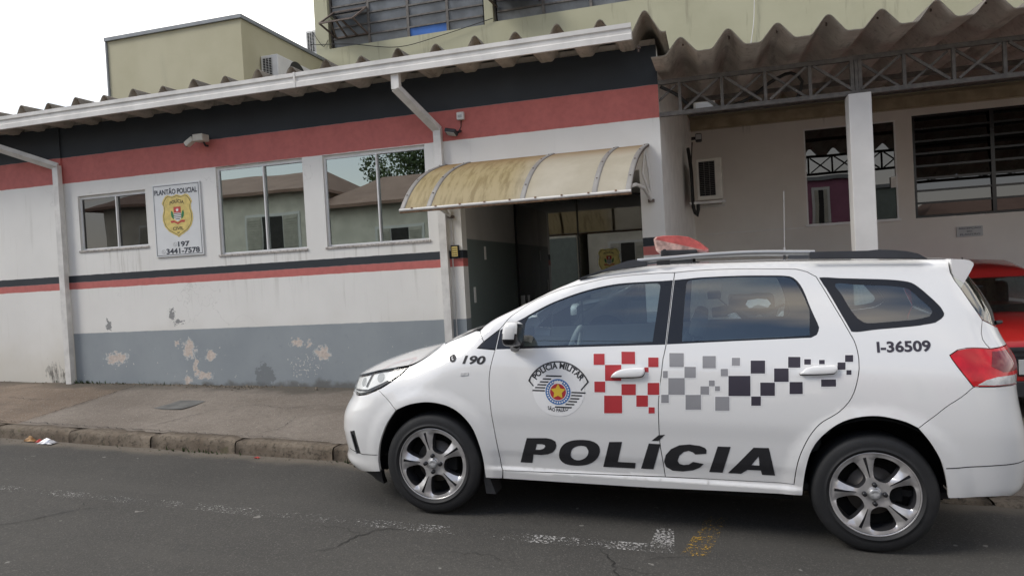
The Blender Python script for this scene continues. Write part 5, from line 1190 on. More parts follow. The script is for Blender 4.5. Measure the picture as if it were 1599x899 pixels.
s_ = [(343+45*math.cos(-PI/2+PI*i/5)*(1 if i % 2 == 0 else .52), 266+45*math.sin(-PI/2+PI*i/5)*(1 if i % 2 == 0 else .52)) for i in range(10)]; addpoly(b, [[px2(*p) for p in s_]], .0039, 4, False)
V, F = text2d('SÃO PAULO', .022, bold=.02, sx=.9); a, c = V[:, 0].min(), V[:, 0].max(); u_ = (V[:, 0]-a)/(c-a)-.5
V2 = np.stack([cx+u_*.128, cz-.122+V[:, 1]+(u_**2)*.055], -1); add2(b, V2, F, .002, 0)
b.build('emblem', [m['decal_black'], m['decal_white'], m['decal_blue'], m['decal_red'], m['gold']], front_door[1])
# roof beacon and aerial
b = MB(); pr3 = [(.085, 1.772), (.10, 1.786), (.15, 1.794), (.24, 1.793), (.31, 1.782), (.37, 1.752), (.43, 1.705), (.425, 1.690), (.36, 1.690), (.30, 1.682), (.14, 1.672), (.10, 1.705)]
rings = []
for y_, sc, dx in ((-.47, .90, .0), (-.45, .98, 0), (-.40, 1.0, 0), (0, 1.0, -.03), (.40, 1.0, 0), (.45, .98, 0), (.47, .90, 0)):
    c = np.array((.25, 1.735)); rings.append([(c[0]+(x-c[0])*sc+dx, y_, c[1]+(z-c[1])*sc) for x, z in pr3])
n = len(pr3); v = [q for r_ in rings for q in r_]; f = [(i*n+j, i*n+(j+1) % n, (i+1)*n+(j+1) % n, (i+1)*n+j) for i in range(len(rings)-1) for j in range(n)]
b.add(v, f, 0, True); b.mi = [1 if (j % n) in (0, 8, 9, 10, 11) else 0 for j in range(len(f))]
b.add(rings[0], [(7, 6, 5, 4, 3, 2, 1, 0)], 0); b.add(rings[0], [(11, 10, 9, 8, 7, 0)], 1); b.add(rings[-1], [tuple(range(n))], 1)
lb = b.build('beacon', [m['beacon'], m['beacon_pale']], CAR)
b = MB(); b.box((.135, -.485, 1.655), (.36, .46, 1.700), bev=.008); b.tube([(.16, -.487, 1.690), (.16, -.492, 1.690)], .016, 12); b.box((.16, -.47, 1.61), (.33, -.40, 1.66)); b.box((.16, .40, 1.61), (.33, .47, 1.66)); b.build('beacon_base', m['black_plastic'], lb)
b = MB(); b.tube([(.928, .1, 1.63), (.928, .1, 1.672)], .010, 8, 1); b.tube([(.928, .1, 1.672), (.928, .1, 1.715)], .006, 8, 0); b.tube([(.928, .1, 1.715), (.924, .1, 2.10)], .0025, 5, 0); b.build('aerial', [m['silver'], m['black_plastic']], CAR)

# ------------------------------------------------------------------ things fixed to the police station
AW = thing('awning', 'curved plastic awning over the entrance, stained yellow at one end and pale at the other', 'awning', (-1.6, 7.0, 2.79))
def awp(s, t, lift=0.0):
    a = np.array([-2.66+2.135*s, 6.988, 2.794]); c = np.array([-2.757+2.130*s, 6.05, 2.262]); n_ = np.array([0, -0.49, 0.87])
    return tuple(a+(c-a)*t+n_*(0.135*4*t*(1-t)*(0.55+0.45*t)+lift))
ribs = [0.012, 0.135, 0.552, 0.852, 0.988]
for a, c in zip(ribs[:-1], ribs[1:]):
    n = 16; v = []; 
    for i in range(n+1):
        for j in range(9): v.append(awp(a+(c-a)*j/8, i/n))
    o = link_mesh('canopy_panel', v, [(i*9+j, (i+1)*9+j, (i+1)*9+j+1, i*9+j+1) for i in range(n) for j in range(8)], m['awning'], AW, True)
for s in ribs:
    b = MB(); n = 16; hw = .011; v = []
    for i in range(n+1):
        for ds, l in ((-hw, .004), (-hw*.6, .010), (hw*.6, .010), (hw, .004)): v.append(awp(s+ds, i/n, l))
    b.add(v, [(i*4+j, (i+1)*4+j, (i+1)*4+j+1, i*4+j+1) for i in range(n) for j in range(3)])
    b.add([awp(s+hw, i/n, l) for i in range(n+1) for l in (.004, -.02)], [(2*i, 2*i+1, 2*i+3, 2*i+2) for i in range(n)], 1)
    for t in (.12, .35, .6, .85): p = Vector(awp(s, t, .011)); b.box(tuple(p-Vector((.006, .006, .002))), tuple(p+Vector((.006, .006, .005))), 1)
    b.build('rib', [m['rib'], m['rustframe']], AW)
b = MB(); b.tube([awp(0, 1.0, .0), awp(1, 1.0, .0)], .013, 6); b.tube([awp(0, 1.0, -.022), awp(1, 1.0, -.022)], .010, 6, 1)
for i in range(9): p = Vector(awp(.06+i*.11, 1.0, .012)); b.box(tuple(p-Vector((.008, .01, .004))), tuple(p+Vector((.008, .006, .008))), 1)
b.build('edge_rail', [m['gutter'], simple('rusty_rail', (0.24, 0.15, 0.09), 0.8, var=0.4, scale=30)], AW)
for s, x in ((.985, -.535), (.012, -2.60)):
    b = MB(); w_ = Vector((x, 6.975, 2.255)); e = Vector(awp(s, .93, -.03))
    b.tube([w_, w_+(e-w_)*.35+Vector((0, 0, .075)), w_+(e-w_)*.7+Vector((0, 0, .06)), e], .017, 8)
    e2 = Vector(awp(s, .10, -.02)); b.tube([w_+Vector((0, 0, .03)), (w_+e2)/2+Vector((-.045, -.09, 0)), e2], .012, 8); b.tube([w_+Vector((0, .0, .02)), (w_+e2)/2+Vector((.012, -.01, 0)), e2+Vector((0, .03, 0))], .012, 8)
    b.box((x-.03, 6.95, 2.235), (x+.03, 6.999, 2.262), 1); b.build('bracket', [m['gutter'], m['rustframe']], AW)

# police sign with badge
SG = thing('police_sign', 'white sign board with gold police badge and phone numbers between two windows', 'sign', (-6.02, 6.99, 2.05))
MB().box((-6.356, 6.982, 2.047), (-5.684, 6.998, 2.902), bev=.002).build('board', m['sign_white'], SG)
def wallfn(y): return lambda a, c: (a, y, c)
b = MB(); 
def addw(b, V, F, y, mi, fn=None): b.add([(a, y, c) for a, c in V], F, mi)
def polyw(b, loops, y, mi):
    loops = [l if area(l) > 0 else l[::-1] for l in loops]; V, F = triangulate(loops); addw(b, V, F, y, mi)
R2 = lambda x0, x1, z0, z1: [(x0, z0), (x1, z0), (x1, z1), (x0, z1)]
polyw(b, [R2(-6.340, -5.700, 2.063, 2.886), R2(-6.334, -5.706, 2.069, 2.880)], 6.9805, 0); b.build('border', [m['sign_text']], SG)
b = MB()
V, F = text_fit('PLANTÃO POLICIAL', -6.325, -5.722, .060, bold=.028); V[:, 1] += 2.780; addw(b, V, F, 6.9805, 0)
V, F = text_fit('197', -6.035, -5.872, .058, bold=.034); V[:, 1] += 2.160; addw(b, V, F, 6.9805, 0)
V, F = text_fit('3441-7578', -6.205, -5.735, .062, bold=.034); V[:, 1] += 2.080; addw(b, V, F, 6.9805, 0)
for cx_, cz_ in ((-6.075, 2.187), (-6.245, 2.108)):
    polyw(b, [circle(cx_, cz_, .026, 20), circle(cx_, cz_, .021, 20)], 6.9805, 1); polyw(b, [[(cx_+x*.9, cz_+z*.9) for x, z in hs]], 6.9805, 1)
b.build('lettering', [m['sign_text'], m['faded_grey']], SG)
def badge(name, parent, cx, cz, s, y, small=False):
    # shield: waisted top, rounded flanks, pointed foot; s = half height
    half = [(x_*1.28, z_) for x_, z_ in [(0, 1.0), (.12, .95), (.22, .93), (.40, .99), (.50, .94), (.60, .78), (.66, .62), (.60, .48), (.60, .30), (.66, .05), (.66, -.20), (.58, -.48), (.42, -.70), (.22, -.84), (.07, -.93), (0, -1.0)]]
    out = [(cx+x*s, cz+z*s) for x, z in half]+[(cx-x*s, cz+z*s) for x, z in half[-2:0:-1]]
    b = MB(); polyw(b, [out], y, 0); inn = [(cx+(x-cx)*.93, cz+(z-cz)*.94) for x, z in out]; in2 = [(cx+(x-cx)*.90, cz+(z-cz)*.915) for x, z in out]; polyw(b, [inn, in2], y-.0008, 1)
    V, F = text_fit('POLÍCIA', cx-.40*s, cx+.40*s, .155*s, bold=.02); q = (V[:, 0]-cx)/(.4*s); V[:, 1] += cz+.56*s-.10*s*q*q+.05*s; addw(b, V, F, y-.0012, 1)
    V, F = text_fit('CIVIL', cx-.30*s, cx+.30*s, .155*s, bold=.02); V[:, 1] += cz-.66*s; addw(b, V, F, y-.0012, 1)
    if not small: V, F = text_fit('SP', cx-.07*s, cx+.07*s, .075*s, bold=.02); V[:, 1] += cz-.82*s; addw(b, V, F, y-.0012, 1)
    # little coat of arms
    for sg in (-1, 1): polyw(b, [[(cx+sg*.22*s, cz-.16*s), (cx+sg*.33*s, cz-.05*s), (cx+sg*.37*s, cz+.10*s), (cx+sg*.34*s, cz+.26*s), (cx+sg*.26*s, cz+.20*s), (cx+sg*.21*s, cz+.02*s)]], y-.0012, 3)
    polyw(b, [R2(cx-.20*s, cx+.20*s, cz+.14*s, cz+.42*s)], y-.0014, 2); polyw(b, [star(cx, cz+.27*s, .10*s)], y-.0018, 4)
    sh = [(cx-.20*s, cz+.14*s), (cx-.20*s, cz-.10*s), (cx-.12*s, cz-.20*s), (cx, cz-.25*s), (cx+.12*s, cz-.20*s), (cx+.20*s, cz-.10*s), (cx+.20*s, cz+.14*s)]; polyw(b, [sh], y-.0014, 4)
    for i, wd in enumerate((.20, .20, .195, .13)): z_ = cz+(.10-.085*i)*s; polyw(b, [R2(cx-wd*s, cx+wd*s, z_-.02*s, z_+.02*s)], y-.0018, 1)
    polyw(b, [[(cx-.42*s, cz-.22*s), (cx-.22*s, cz-.20*s), (cx, cz-.31*s), (cx+.22*s, cz-.20*s), (cx+.42*s, cz-.22*s), (cx+.36*s, cz-.32*s), (cx+.2*s, cz-.30*s), (cx, cz-.40*s), (cx-.2*s, cz-.30*s), (cx-.36*s, cz-.32*s)]], y-.0012, 2)
    return b.build(name, [m['lifted_gold' if small else 'badge_gold'], m['badge_dark'], m['badge_red'], m['badge_green'], m['decal_white']], parent)
badge('badge', SG, -6.015, 2.520, .253, 6.9803)
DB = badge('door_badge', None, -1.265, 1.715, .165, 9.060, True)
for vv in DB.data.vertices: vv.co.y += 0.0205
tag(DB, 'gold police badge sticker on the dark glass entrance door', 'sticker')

def cctv(x, y, z):
    t = thing('security_camera', 'old white security camera on the black and red band above the sign', 'camera', (x, 7.0, z))
    b = MB(); b.box((x-.02, y-.09, z-.02), (x+.115, y+.03, z+.06), bev=.008); R = Matrix.Translation((x-.07, y-.06, z-.012)) @ Matrix.Rotation(math.radians(-30), 4, 'Y'); b.box((-.065, -.035, -.028), (.055, .035, .030), bev=.008, rot=R)
    b.build('housing', m['ac'], t); b = MB(); b.lathe([(-.012, .024), (.0, .024), (.004, .0)], (-.0, 0, 0), 'X', 16); 
    for i in range(len(b.v)): b.v[i] = tuple(R @ Vector((b.v[i][0]-.064, b.v[i][1], b.v[i][2])))
    b.build('lens', m['gloss_black'], t)
    b = MB(); b.tube([(x+.06, y+.0, z-.02), (x+.05, y+.04, z-.055), (x+.05, 7.0, z-.05)], .012, 6); b.build('bracket', m['black_plastic'], t)
cctv(-5.60, 6.92, 3.345)
t = thing('motion_sensor', 'small white sensor box on the red band above the awning', 'sensor', (-2.43, 7.0, 3.28))
MB().box((-2.470, 6.955, 3.238), (-2.392, 6.998, 3.318), bev=.008).build('box', m['ac_white'], t); MB().box((-2.452, 6.950, 3.262), (-2.412, 6.956, 3.288)).build('lens', m['faded_grey'], t)
MB().tube([(-2.43, 6.985, 3.24), (-2.435, 6.985, 3.17), (-2.46, 6.975, 3.12)], .005, 6).build('cable', m['cable'], t)
t = thing('floodlight', 'small black floodlight under the white sensor box on red band', 'lamp', (-2.50, 7.0, 3.11))
b = MB(); R = Matrix.Translation((-2.515, 6.93, 3.112)) @ Matrix.Rotation(-.35, 4, 'X') @ Matrix.Rotation(.25, 4, 'Y'); b.box((-.075, -.05, -.020), (.055, .045, .022), bev=.014, rot=R); b.tube([(-2.46, 6.95, 3.11), (-2.445, 6.997, 3.13)], .014, 6); b.build('housing', m['black_plastic'], t)
MB().box((-.055, -.04, -.023), (.04, .035, -.0205), rot=R).build('lens', m['faded_grey'], t)
t = thing('intercom', 'small bronze and black intercom plate on the stripes beside the entrance', 'intercom', (-2.578, 7.0, 1.82))
MB().box((-2.622, 6.972, 1.815), (-2.533, 6.998, 1.952), bev=.004).build('casing', m['gloss_black'], t)
b = MB(); b.box((-2.610, 6.967, 1.835), (-2.546, 6.972, 1.938)); b.build('face_plate', m['badge_gold'], t); b = MB()
for i in range(4): b.box((-2.604, 6.9655, 1.845+i*.023), (-2.552, 6.967, 1.853+i*.023))
b.build('buttons', m['badge_dark'], t)

# air conditioners
def ac_unit(name, label, x0, y0, z0, dx, dy, dz, bracket, mat):
    t = thing(name, label, 'air conditioner', (x0, y0+dy/2, z0), 'outdoor air conditioning units')
    fr = .035; MB().box((x0, y0, z0), (x0+dx, y0+dy, z0+dz), bev=.012).build('casing', mat, t)
    g = MB(); g.box((x0+fr, y0-.004, z0+.05), (x0+dx-fr-.05, y0-.001, z0+dz-.04)); g.build('coil', m['matt_black'], t)
    g = MB(); n = int((dz-.09)/.022)
    for i in range(n+1): g.box((x0+fr, y0-.010, z0+.05+i*.022), (x0+dx-fr-.05, y0-.005, z0+.053+i*.022))
    for i in range(4): xx = x0+fr+(dx-2*fr-.05)*i/3; g.box((xx-.003, y0-.012, z0+.05), (xx+.003, y0-.010, z0+dz-.04))
    g.build('grille', m['steel'] if mat is m['ac'] else mat, t)
    f = MB(); f.lathe([(0, .04), (.004, .19), (.006, .20), (0, .205)], (x0+dx+.001, y0+dy*.55, z0+dz/2), 'X', 32); f.build('fan_guard', m['black_plastic'], t)
    if bracket:
        for yy in (y0+.06, y0+dy-.10): q = MB(); q.box((x0-.09, yy, z0-.035), (x0+dx+.03, yy+.035, z0-.004)); q.build('bracket', m['gutter'], t)
    return t
ac_unit('air_conditioner', 'cream air conditioner on brackets on the carport side wall', -0.135, 8.85, 2.375, .30, .80, .50, True, m['ac'])
ac_unit('air_conditioner', 'white air conditioner on the yellow block just above the wavy roof', -5.735, 8.40, 4.36, .26, .85, .385, False, m['ac_white'])
ac_unit('air_conditioner', 'small pale air conditioner at the far left corner of the tall yellow building', -6.20, 10.35, 5.36, .25, .7, .40, True, m['ac_white'])
def cable(label, pts, r, mat, name='cable'):
    b = MB(); b.tube([tuple(p) for p in cr(pts, step=.05)], r, 6); return tag(b.build(name, mat), label, 'cable')
cable('lagged black pipe and flex hanging beside the carport air conditioner', [(-.22, 9.1, 3.05), (-.20, 9.0, 2.85), (-.19, 8.92, 2.72), (-.19, 8.92, 2.45), (-.185, 8.93, 2.30), (-.15, 8.95, 2.20), (-.13, 8.95, 2.28), (-.13, 8.95, 2.36)], .022, m['cable'], 'flexible_pipe')
cable('thin black wire under the carport wall lamp', [(-.17, 9.3, 3.15), (-.185, 9.2, 2.95), (-.19, 9.0, 2.75)], .008, m['cable'])
cable('thick black cable looping through the lattice beam under the carport roof', [(-.40, 7.03, 3.34), (-.25, 7.05, 3.25), (-.1, 7.1, 3.12), (.12, 7.2, 3.10), (.40, 7.2, 3.16), (.62, 7.2, 3.30), (.80, 7.2, 3.36), (.90, 7.25, 3.28), (.86, 7.3, 3.15)], .016, m['cable'])
cable('thin dark wire sagging across the yellow wall under the louvred windows', [(-6.0, 10.15, 5.45), (-5.3, 10.14, 5.36), (-4.5, 10.13, 5.20), (-3.8, 10.14, 5.27), (-2.95, 10.17, 5.42)], .006, m['cable'])
cable('thin dark wire hanging at the left corner of the yellow wall', [(-5.95, 10.15, 5.65), (-5.85, 10.16, 5.48), (-5.78, 10.18, 5.40), (-5.70, 10.19, 5.50)], .005, m['cable'])
cable('thin white cord dangling down the yellow wall above the carport roof', [(.72, 10.16, 5.3), (.71, 10.16, 5.05), (.69, 10.16, 4.8), (.64, 10.16, 4.52), (.60, 10.17, 4.3), (.58, 10.17, 4.0)], .006, m['ac_white'])
t = thing('wall_lamp', 'small black spotlight in the inner corner of the carport', 'lamp', (-.12, 10.0, 3.2))
b = MB(); b.box((-.13, 9.35, 3.17), (-.05, 9.47, 3.27), bev=.015); b.tube([(-.18, 9.42, 3.22), (-.10, 9.42, 3.22)], .02, 8); b.build('housing', m['black_plastic'], t); MB().box((-.125, 9.34, 3.19), (-.055, 9.349, 3.255), bev=.003).build('lens', m['faded_grey'], t)
t = thing('wall_notice', 'small pale plaque reading reception on the carport back wall', 'sign', (3.14, 10.2, 1.77))
t['label'] = 'small pale plaque with three lines of print under the carport barred window'
MB().box((2.992, 10.186, 1.772), (3.285, 10.199, 1.902), bev=.002).build('board', m['plate'], t)
b = MB()
for s_, z_, a, c in (('RECEPÇÃO', 1.868, 3.02, 3.262), ('DO', 1.829, 3.11, 3.165), ('PLANTÃO', 1.79, 3.03, 3.255)): V, F = text_fit(s_, a, c, .022, bold=.015); V[:, 1] += z_; addw(b, V, F, 10.1845, 0)
b.build('lettering', m['sign_text'], t)
t = thing('conduit_box', 'pale junction box resting on the lower bar of the lattice beam', 'box', (-.02, 7.06, 3.09)); MB().box((-.10, 7.06, 3.087), (.10, 7.16, 3.16), bev=.008).build('casing', m['ac'], t); MB().box((-.08, 7.052, 3.10), (.08, 7.06, 3.15)).build('lid', m['ac_white'], t)

# ------------------------------------------------------------------ red hatchback nosed out of the carport
RC = thing('red_car', 'red hatchback parked under the carport facing the street', 'car', (2.72, 7.15, 0.08), local=True)
RC.rotation_euler = (0, 0, math.radians(3))
def loft(secs, fn, mat, name, parent, caps=True):
    v = []; n = None
    for s in secs: r = fn(*s); n = len(r); v += r
    f = [(i*n+j, i*n+(j+1) % n, (i+1)*n+(j+1) % n, (i+1)*n+j) for i in range(len(secs)-1) for j in range(n)]
    f = [q[::-1] for q in f]
    if caps: f += [tuple(range(n)), tuple(range(len(secs)*n-1, (len(secs)-1)*n-1, -1))]
    return link_mesh(name, v, f, mat, parent, True)
def sec_body(y, hw, zt, zb=.20):
    h = [(.86, zb), (.97, zb+.10), (1.0, zb+.28*(zt-zb)+.1), (.985, zb+.7*(zt-zb)), (.94, zt-.05), (.84, zt-.005), (.55, zt+.025), (.2, zt+.035)]
    return [(hw*a, y, z) for a, z in h]+[(-hw*a, y, z) for a, z in h[::-1]]
loft([(0, .60, .56, .24), (.03, .70, .66, .22), (.10, .75, .71, .2), (.30, .79, .77, .2), (.60, .81, .815, .2), (.90, .82, .85, .2), (1.0, .82, .855, .2), (1.12, .82, .80, .2), (2.0, .825, .92, .2), (3.2, .82, .93, .2), (3.7, .79, .93, .22), (3.8, .72, .88, .25)], sec_body, m['red_car'], 'body', RC)
def sec_roof(y, hw, zt, zb):
    h = [(1.0, zb), (.98, zb+.5*(zt-zb)), (.93, zt-.04), (.80, zt-.008), (.4, zt+.012)]; return [(hw*a, y, z) for a, z in h]+[(-hw*a, y, z) for a, z in h[::-1]]
loft([(1.415, .61, 1.265, 1.225), (1.52, .612, 1.315, 1.23), (1.68, .61, 1.355, 1.20), (1.9, .62, 1.40, 1.2), (2.5, .62, 1.415, 1.2), (3.2, .60, 1.39, 1.18), (3.45, .59, 1.35, 1.15)], sec_roof, m['red_car'], 'roof', RC)
b = MB(); b.add([(-.73, .96, .86), (.73, .96, .86), (.60, 1.44, 1.245), (-.60, 1.44, 1.245)], [(0, 1, 2, 3)]); ws = b.build('windshield', m['car_glass_dark'], RC)
MB().box((-.60, .985, .935), (-.02, 1.0, .955)).build('wiper', m['black_plastic'], ws); MB().box((-.03, 1.31, 1.10), (.06, 1.33, 1.15), bev=.01).build('mirror', m['black_plastic'], ws)
b = MB(); b.lathe([(-.008, .001), (-.008, .028), (.004, .026), (.004, .001)], (0.0, 1.25, 1.03), 'Y', 12); b.tube([(0, 1.25, 1.06), (0.01, 1.30, 1.12)], .003, 4); b.box((-.03, 1.245, .985), (.03, 1.255, 1.005)); b.build('trinket', m['badge_gold'], ws)
for s in (-1, 1):
    b = MB(); b.add([(.80*s, .98, .86), (.725*s, .95, .86), (.595*s, 1.435, 1.245), (.63*s, 1.50, 1.25)], [(0, 1, 2, 3)]); b.build('pillar', m['red_car'], RC)
    b = MB(); b.add([(.79*s, 1.05, .92), (.80*s, 3.3, .94), (.60*s, 3.2, 1.28), (.607*s, 1.5, 1.24)], [(0, 1, 2, 3)]); b.build('side_window', m['car_glass_dark'], RC)
    b = MB(); b.box((.80*s-.08, 1.10, .93), (.80*s+.08, 1.20, 1.04), bev=.03); b.build('side_mirror', m['black_plastic'], RC)
    b = MB(); b.box((.62*s-.13, -.005, .56), (.62*s+.10, .20, .70), bev=.04); b.build('headlight', m['lens_white'], RC)
    for yy in (.68, 3.05):
        q = MB(); q.lathe([(-.09, .20), (-.10, .26), (-.06, .295), (.06, .295), (.09, .26), (.085, .19), (.06, .17), (.065, .02)], (.73*s, yy, .295), 'X', 40); w_ = q.build('wheel', m['tyre'], RC)
        q = MB(); q.lathe([(.088*s, .02), (.080*s, .09), (.088*s, .19)], (.73*s, yy, .295), 'X', 30); q.build('hub_cap', m['silver'], w_)
b = MB(); b.box((-.50, -.012, .40), (.50, .03, .655), bev=.012); g_ = b.build('grille', m['black_plastic'], RC)
b = MB(); 
for i in range(5): b.box((-.46, -.020, .43+i*.045), (.46, -.012, .445+i*.045))
b.build('slats', m['gloss_black'], g_)
b = MB(); b.box((-.55, -.03, .22), (.55, .03, .36), bev=.01); b.build('lower_grille', m['black_plastic'], RC)
b = MB(); b.box((-.20, -.040, .42), (.20, -.024, .55), bev=.003); b.build('number_plate', m['plate'], RC)
b = MB(); b.box((-.70, 1.2, .40), (.70, 3.3, .88)); b.box((-.62, 1.1, .86), (.62, 1.25, .95), bev=.02)
for xx in (-.35, .35): b.box((xx-.22, 1.95, .85), (xx+.22, 2.10, 1.16), bev=.05); b.box((xx-.11, 2.0, 1.15), (xx+.11, 2.10, 1.27), bev=.03)
b.build('cabin', m['dark'], RC)
MB().tube([(0, 1.58, 1.34), (0, 1.64, 1.36), (0.0, 1.67, 1.45)], [.014, .016, .004], 6).build('aerial', m['black_plastic'], RC)

# ------------------------------------------------------------------ police motorcycle in the driveway
MO = thing('motorcycle', 'white and dark police motorcycle standing head on behind the patrol car windows', 'motorcycle', (0.40, 7.45, 0.13), local=True)
for f_ in (-.55, .85):
    q = MB(); q.lathe([(-.04, .24), (-.06, .27), (-.05, .30), (-.025, .318), (.025, .318), (.05, .30), (.06, .27), (.04, .24)], (0, f_, .318), 'X', 44); w_ = q.build('wheel', m['tyre'], MO)
    q = MB(); q.lathe([(-.035, .245), (-.02, .225), (.02, .225), (.035, .245)], (0, f_, .318), 'X', 36); q.lathe([(-.06, .001), (-.06, .035), (.06, .035), (.06, .001)], (0, f_, .318), 'X', 16)
    for i in range(18): a = 2*PI*i/18; q.tube([((-1)**i*.05, f_+.035*math.cos(a), .318+.035*math.sin(a)), (0, f_+.228*math.cos(a+.3), .318+.228*math.sin(a+.3))], .0025, 4)
    q.build('rim', m['silver'], w_)
b = MB()
for s in (-1, 1): b.tube([(.085*s, -.57, .33), (.085*s, -.42, .72), (.085*s, -.30, 1.02)], [.030, .028, .020], 10)
b.build('fork', m['gloss_black'], MO)
b = MB(); b.tube(cr([(-.42, -.10, 1.02), (-.26, -.17, 1.05), (-.10, -.26, 1.0), (.10, -.26, 1.0), (.26, -.17, 1.05), (.42, -.10, 1.02)], step=.04), .013, 8); hb = b.build('handlebar', m['gloss_black'], MO)
for s in (-1, 1):
    MB().tube([(.30*s, -.155, 1.05), (.42*s, -.10, 1.02)], .019, 8).build('grip', m['black_plastic'], hb)
    b = MB(); b.add([(.24*s, -.30, 1.04), (.34*s, -.30, 1.06), (.43*s, -.20, 1.03), (.42*s, -.20, .95), (.32*s, -.29, .96), (.25*s, -.29, .98)], [(0, 1, 2, 3, 4, 5)]); b.add([(.24*s, -.285, 1.04), (.34*s, -.285, 1.06), (.43*s, -.185, 1.03), (.42*s, -.185, .95), (.32*s, -.275, .96), (.25*s, -.275, .98)], [(5, 4, 3, 2, 1, 0)]); b.build('hand_guard', m['black_plastic'], hb)
    b = MB(); b.tube([(.27*s, -.16, 1.05), (.36*s, -.14, 1.14), (.40*s, -.13, 1.17)], .007, 6); b.box((.33*s-.0 if s > 0 else .33*s-.13, -.15, 1.13), (.33*s+.13 if s > 0 else .33*s, -.12, 1.21), bev=.012); b.build('mirror', m['black_plastic'], hb)
b = MB(); b.add([(-.08, -.40, 1.04), (.08, -.40, 1.04), (.115, -.37, 1.075), (.09, -.33, 1.115), (0, -.32, 1.125), (-.09, -.33, 1.115), (-.115, -.37, 1.075), (0, -.42, 1.075)], [(0, 1, 7), (1, 2, 7), (2, 3, 7), (3, 4, 7), (4, 5, 7), (5, 6, 7), (6, 0, 7)]); b.build('windscreen', m['moto_white'], MO)
b = MB(); P = [(-.18, 1.03), (-.14, .92), (0, .885), (.14, .92), (.18, 1.03), (.11, 1.045), (0, 1.035), (-.11, 1.045)]; b.add([(x, -.46+abs(x)*.5, z) for x, z in P]+[(x*.9, -.30, z) for x, z in P], [tuple(range(8))[::-1]]+[(i, (i+1) % 8, (i+1) % 8+8, i+8) for i in range(8)]); hd = b.build('headlight', m['gloss_black'], MO)
b = MB(); b.lathe([(0, .001), (-.008, .02), (0, .03)], (0, -.462, .955), 'Y', 20); b.build('lens', m['steel'], hd)
b = MB()
for s in (-1, 1):
    for P in ([(.0, -.48, .885), (.14, -.45, .92), (.22, -.36, 1.0), (.28, -.30, .98), (.22, -.33, .88), (.13, -.44, .845), (.0, -.50, .81)], [(.22, -.33, 1.0), (.31, -.22, .97), (.36, -.12, .85), (.34, -.10, .66), (.29, -.12, .58), (.27, -.2, .74), (.28, -.26, .88)]):
        v = [(x*s, y_, z) for x, y_, z in P]; k = len(v); b.add(v+[(x*.93, y_+.03, z) for x, y_, z in v], [tuple(range(k)), tuple(range(2*k-1, k-1, -1))]+[(i, (i+1) % k, (i+1) % k+k, i+k) for i in range(k)])
b.build('fairing', m['moto_white'], MO)
b = MB(); b.box((-.05, -.86, .62), (.05, -.34, .655), bev=.015); b.build('front_mudguard', m['moto_white'], MO)
b = MB(); b.box((-.14, -.12, .62), (.14, .28, .92), bev=.07); b.build('tank', m['moto_blue'], MO)
b = MB(); b.box((-.13, .25, .74), (.13, .95, .84), bev=.04); b.build('seat', m['black_plastic'], MO)
b = MB(); b.box((-.17, -.15, .28), (.17, .32, .60), bev=.05); b.box((-.24, -.05, .34), (.24, .15, .44), bev=.03); b.tube([(.12, -.2, .42), (.15, .1, .30), (.17, .7, .45), (.17, 1.05, .55)], .035, 8); b.build('engine', m['steel'], MO)
b = MB(); b.box((-.24, .80, .84), (.24, 1.18, 1.12), bev=.04); b.build('top_box', m['gloss_black'], MO)
b = MB(); b.tube([(-.12, .2, .28), (-.30, .25, -.0)], .012, 6); b.build('side_stand', m['steel'], MO)

# ------------------------------------------------------------------ litter at the kerb
t = thing('crisp_packet', 'crumpled silver foil packet lying in the gutter', 'litter', (-6.12, 5.19, road_z(-6.12)))
def crumple(t, name, cx, cy, sx, sy, h, mat, seed):
    r = random.Random(seed); n = 7; v = []; 
    for i in range(n):
        for j in range(n):
            u, w_ = i/(n-1)-.5, j/(n-1)-.5; v.append((cx+u*sx+r.uniform(-.008, .008), cy+w_*sy+r.uniform(-.006, .006), road_z(cx)+.006+h*max(0, (1-4*u*u))*max(0.1, 1-4*w_*w_)*r.uniform(.4, 1.1)))
    b = MB(); b.add(v, [(i*n+j, (i+1)*n+j, (i+1)*n+j+1, i*n+j+1) for i in range(n-1) for j in range(n-1)]); b.build(name, mat, t)
crumple(t, 'foil', -6.10, 5.185, .18, .085, .045, m['foil'], 1); crumple(t, 'printed_side', -6.22, 5.21, .07, .05, .03, m['badge_red'], 2)
t = thing('orange_wrapper', 'faded orange paper scrap leaning against the kerb beside the foil packet', 'litter', (-6.36, 5.24, road_z(-6.36)))
crumple(t, 'paper', -6.34, 5.215, .13, .05, .05, m['orange'], 3)
t = thing('red_wrapper', 'tiny red wrapper in the gutter near the car bumper', 'litter', (-3.8, 5.2, road_z(-3.8))); crumple(t, 'paper', -3.82, 5.19, .05, .025, .012, m['badge_red'], 4)

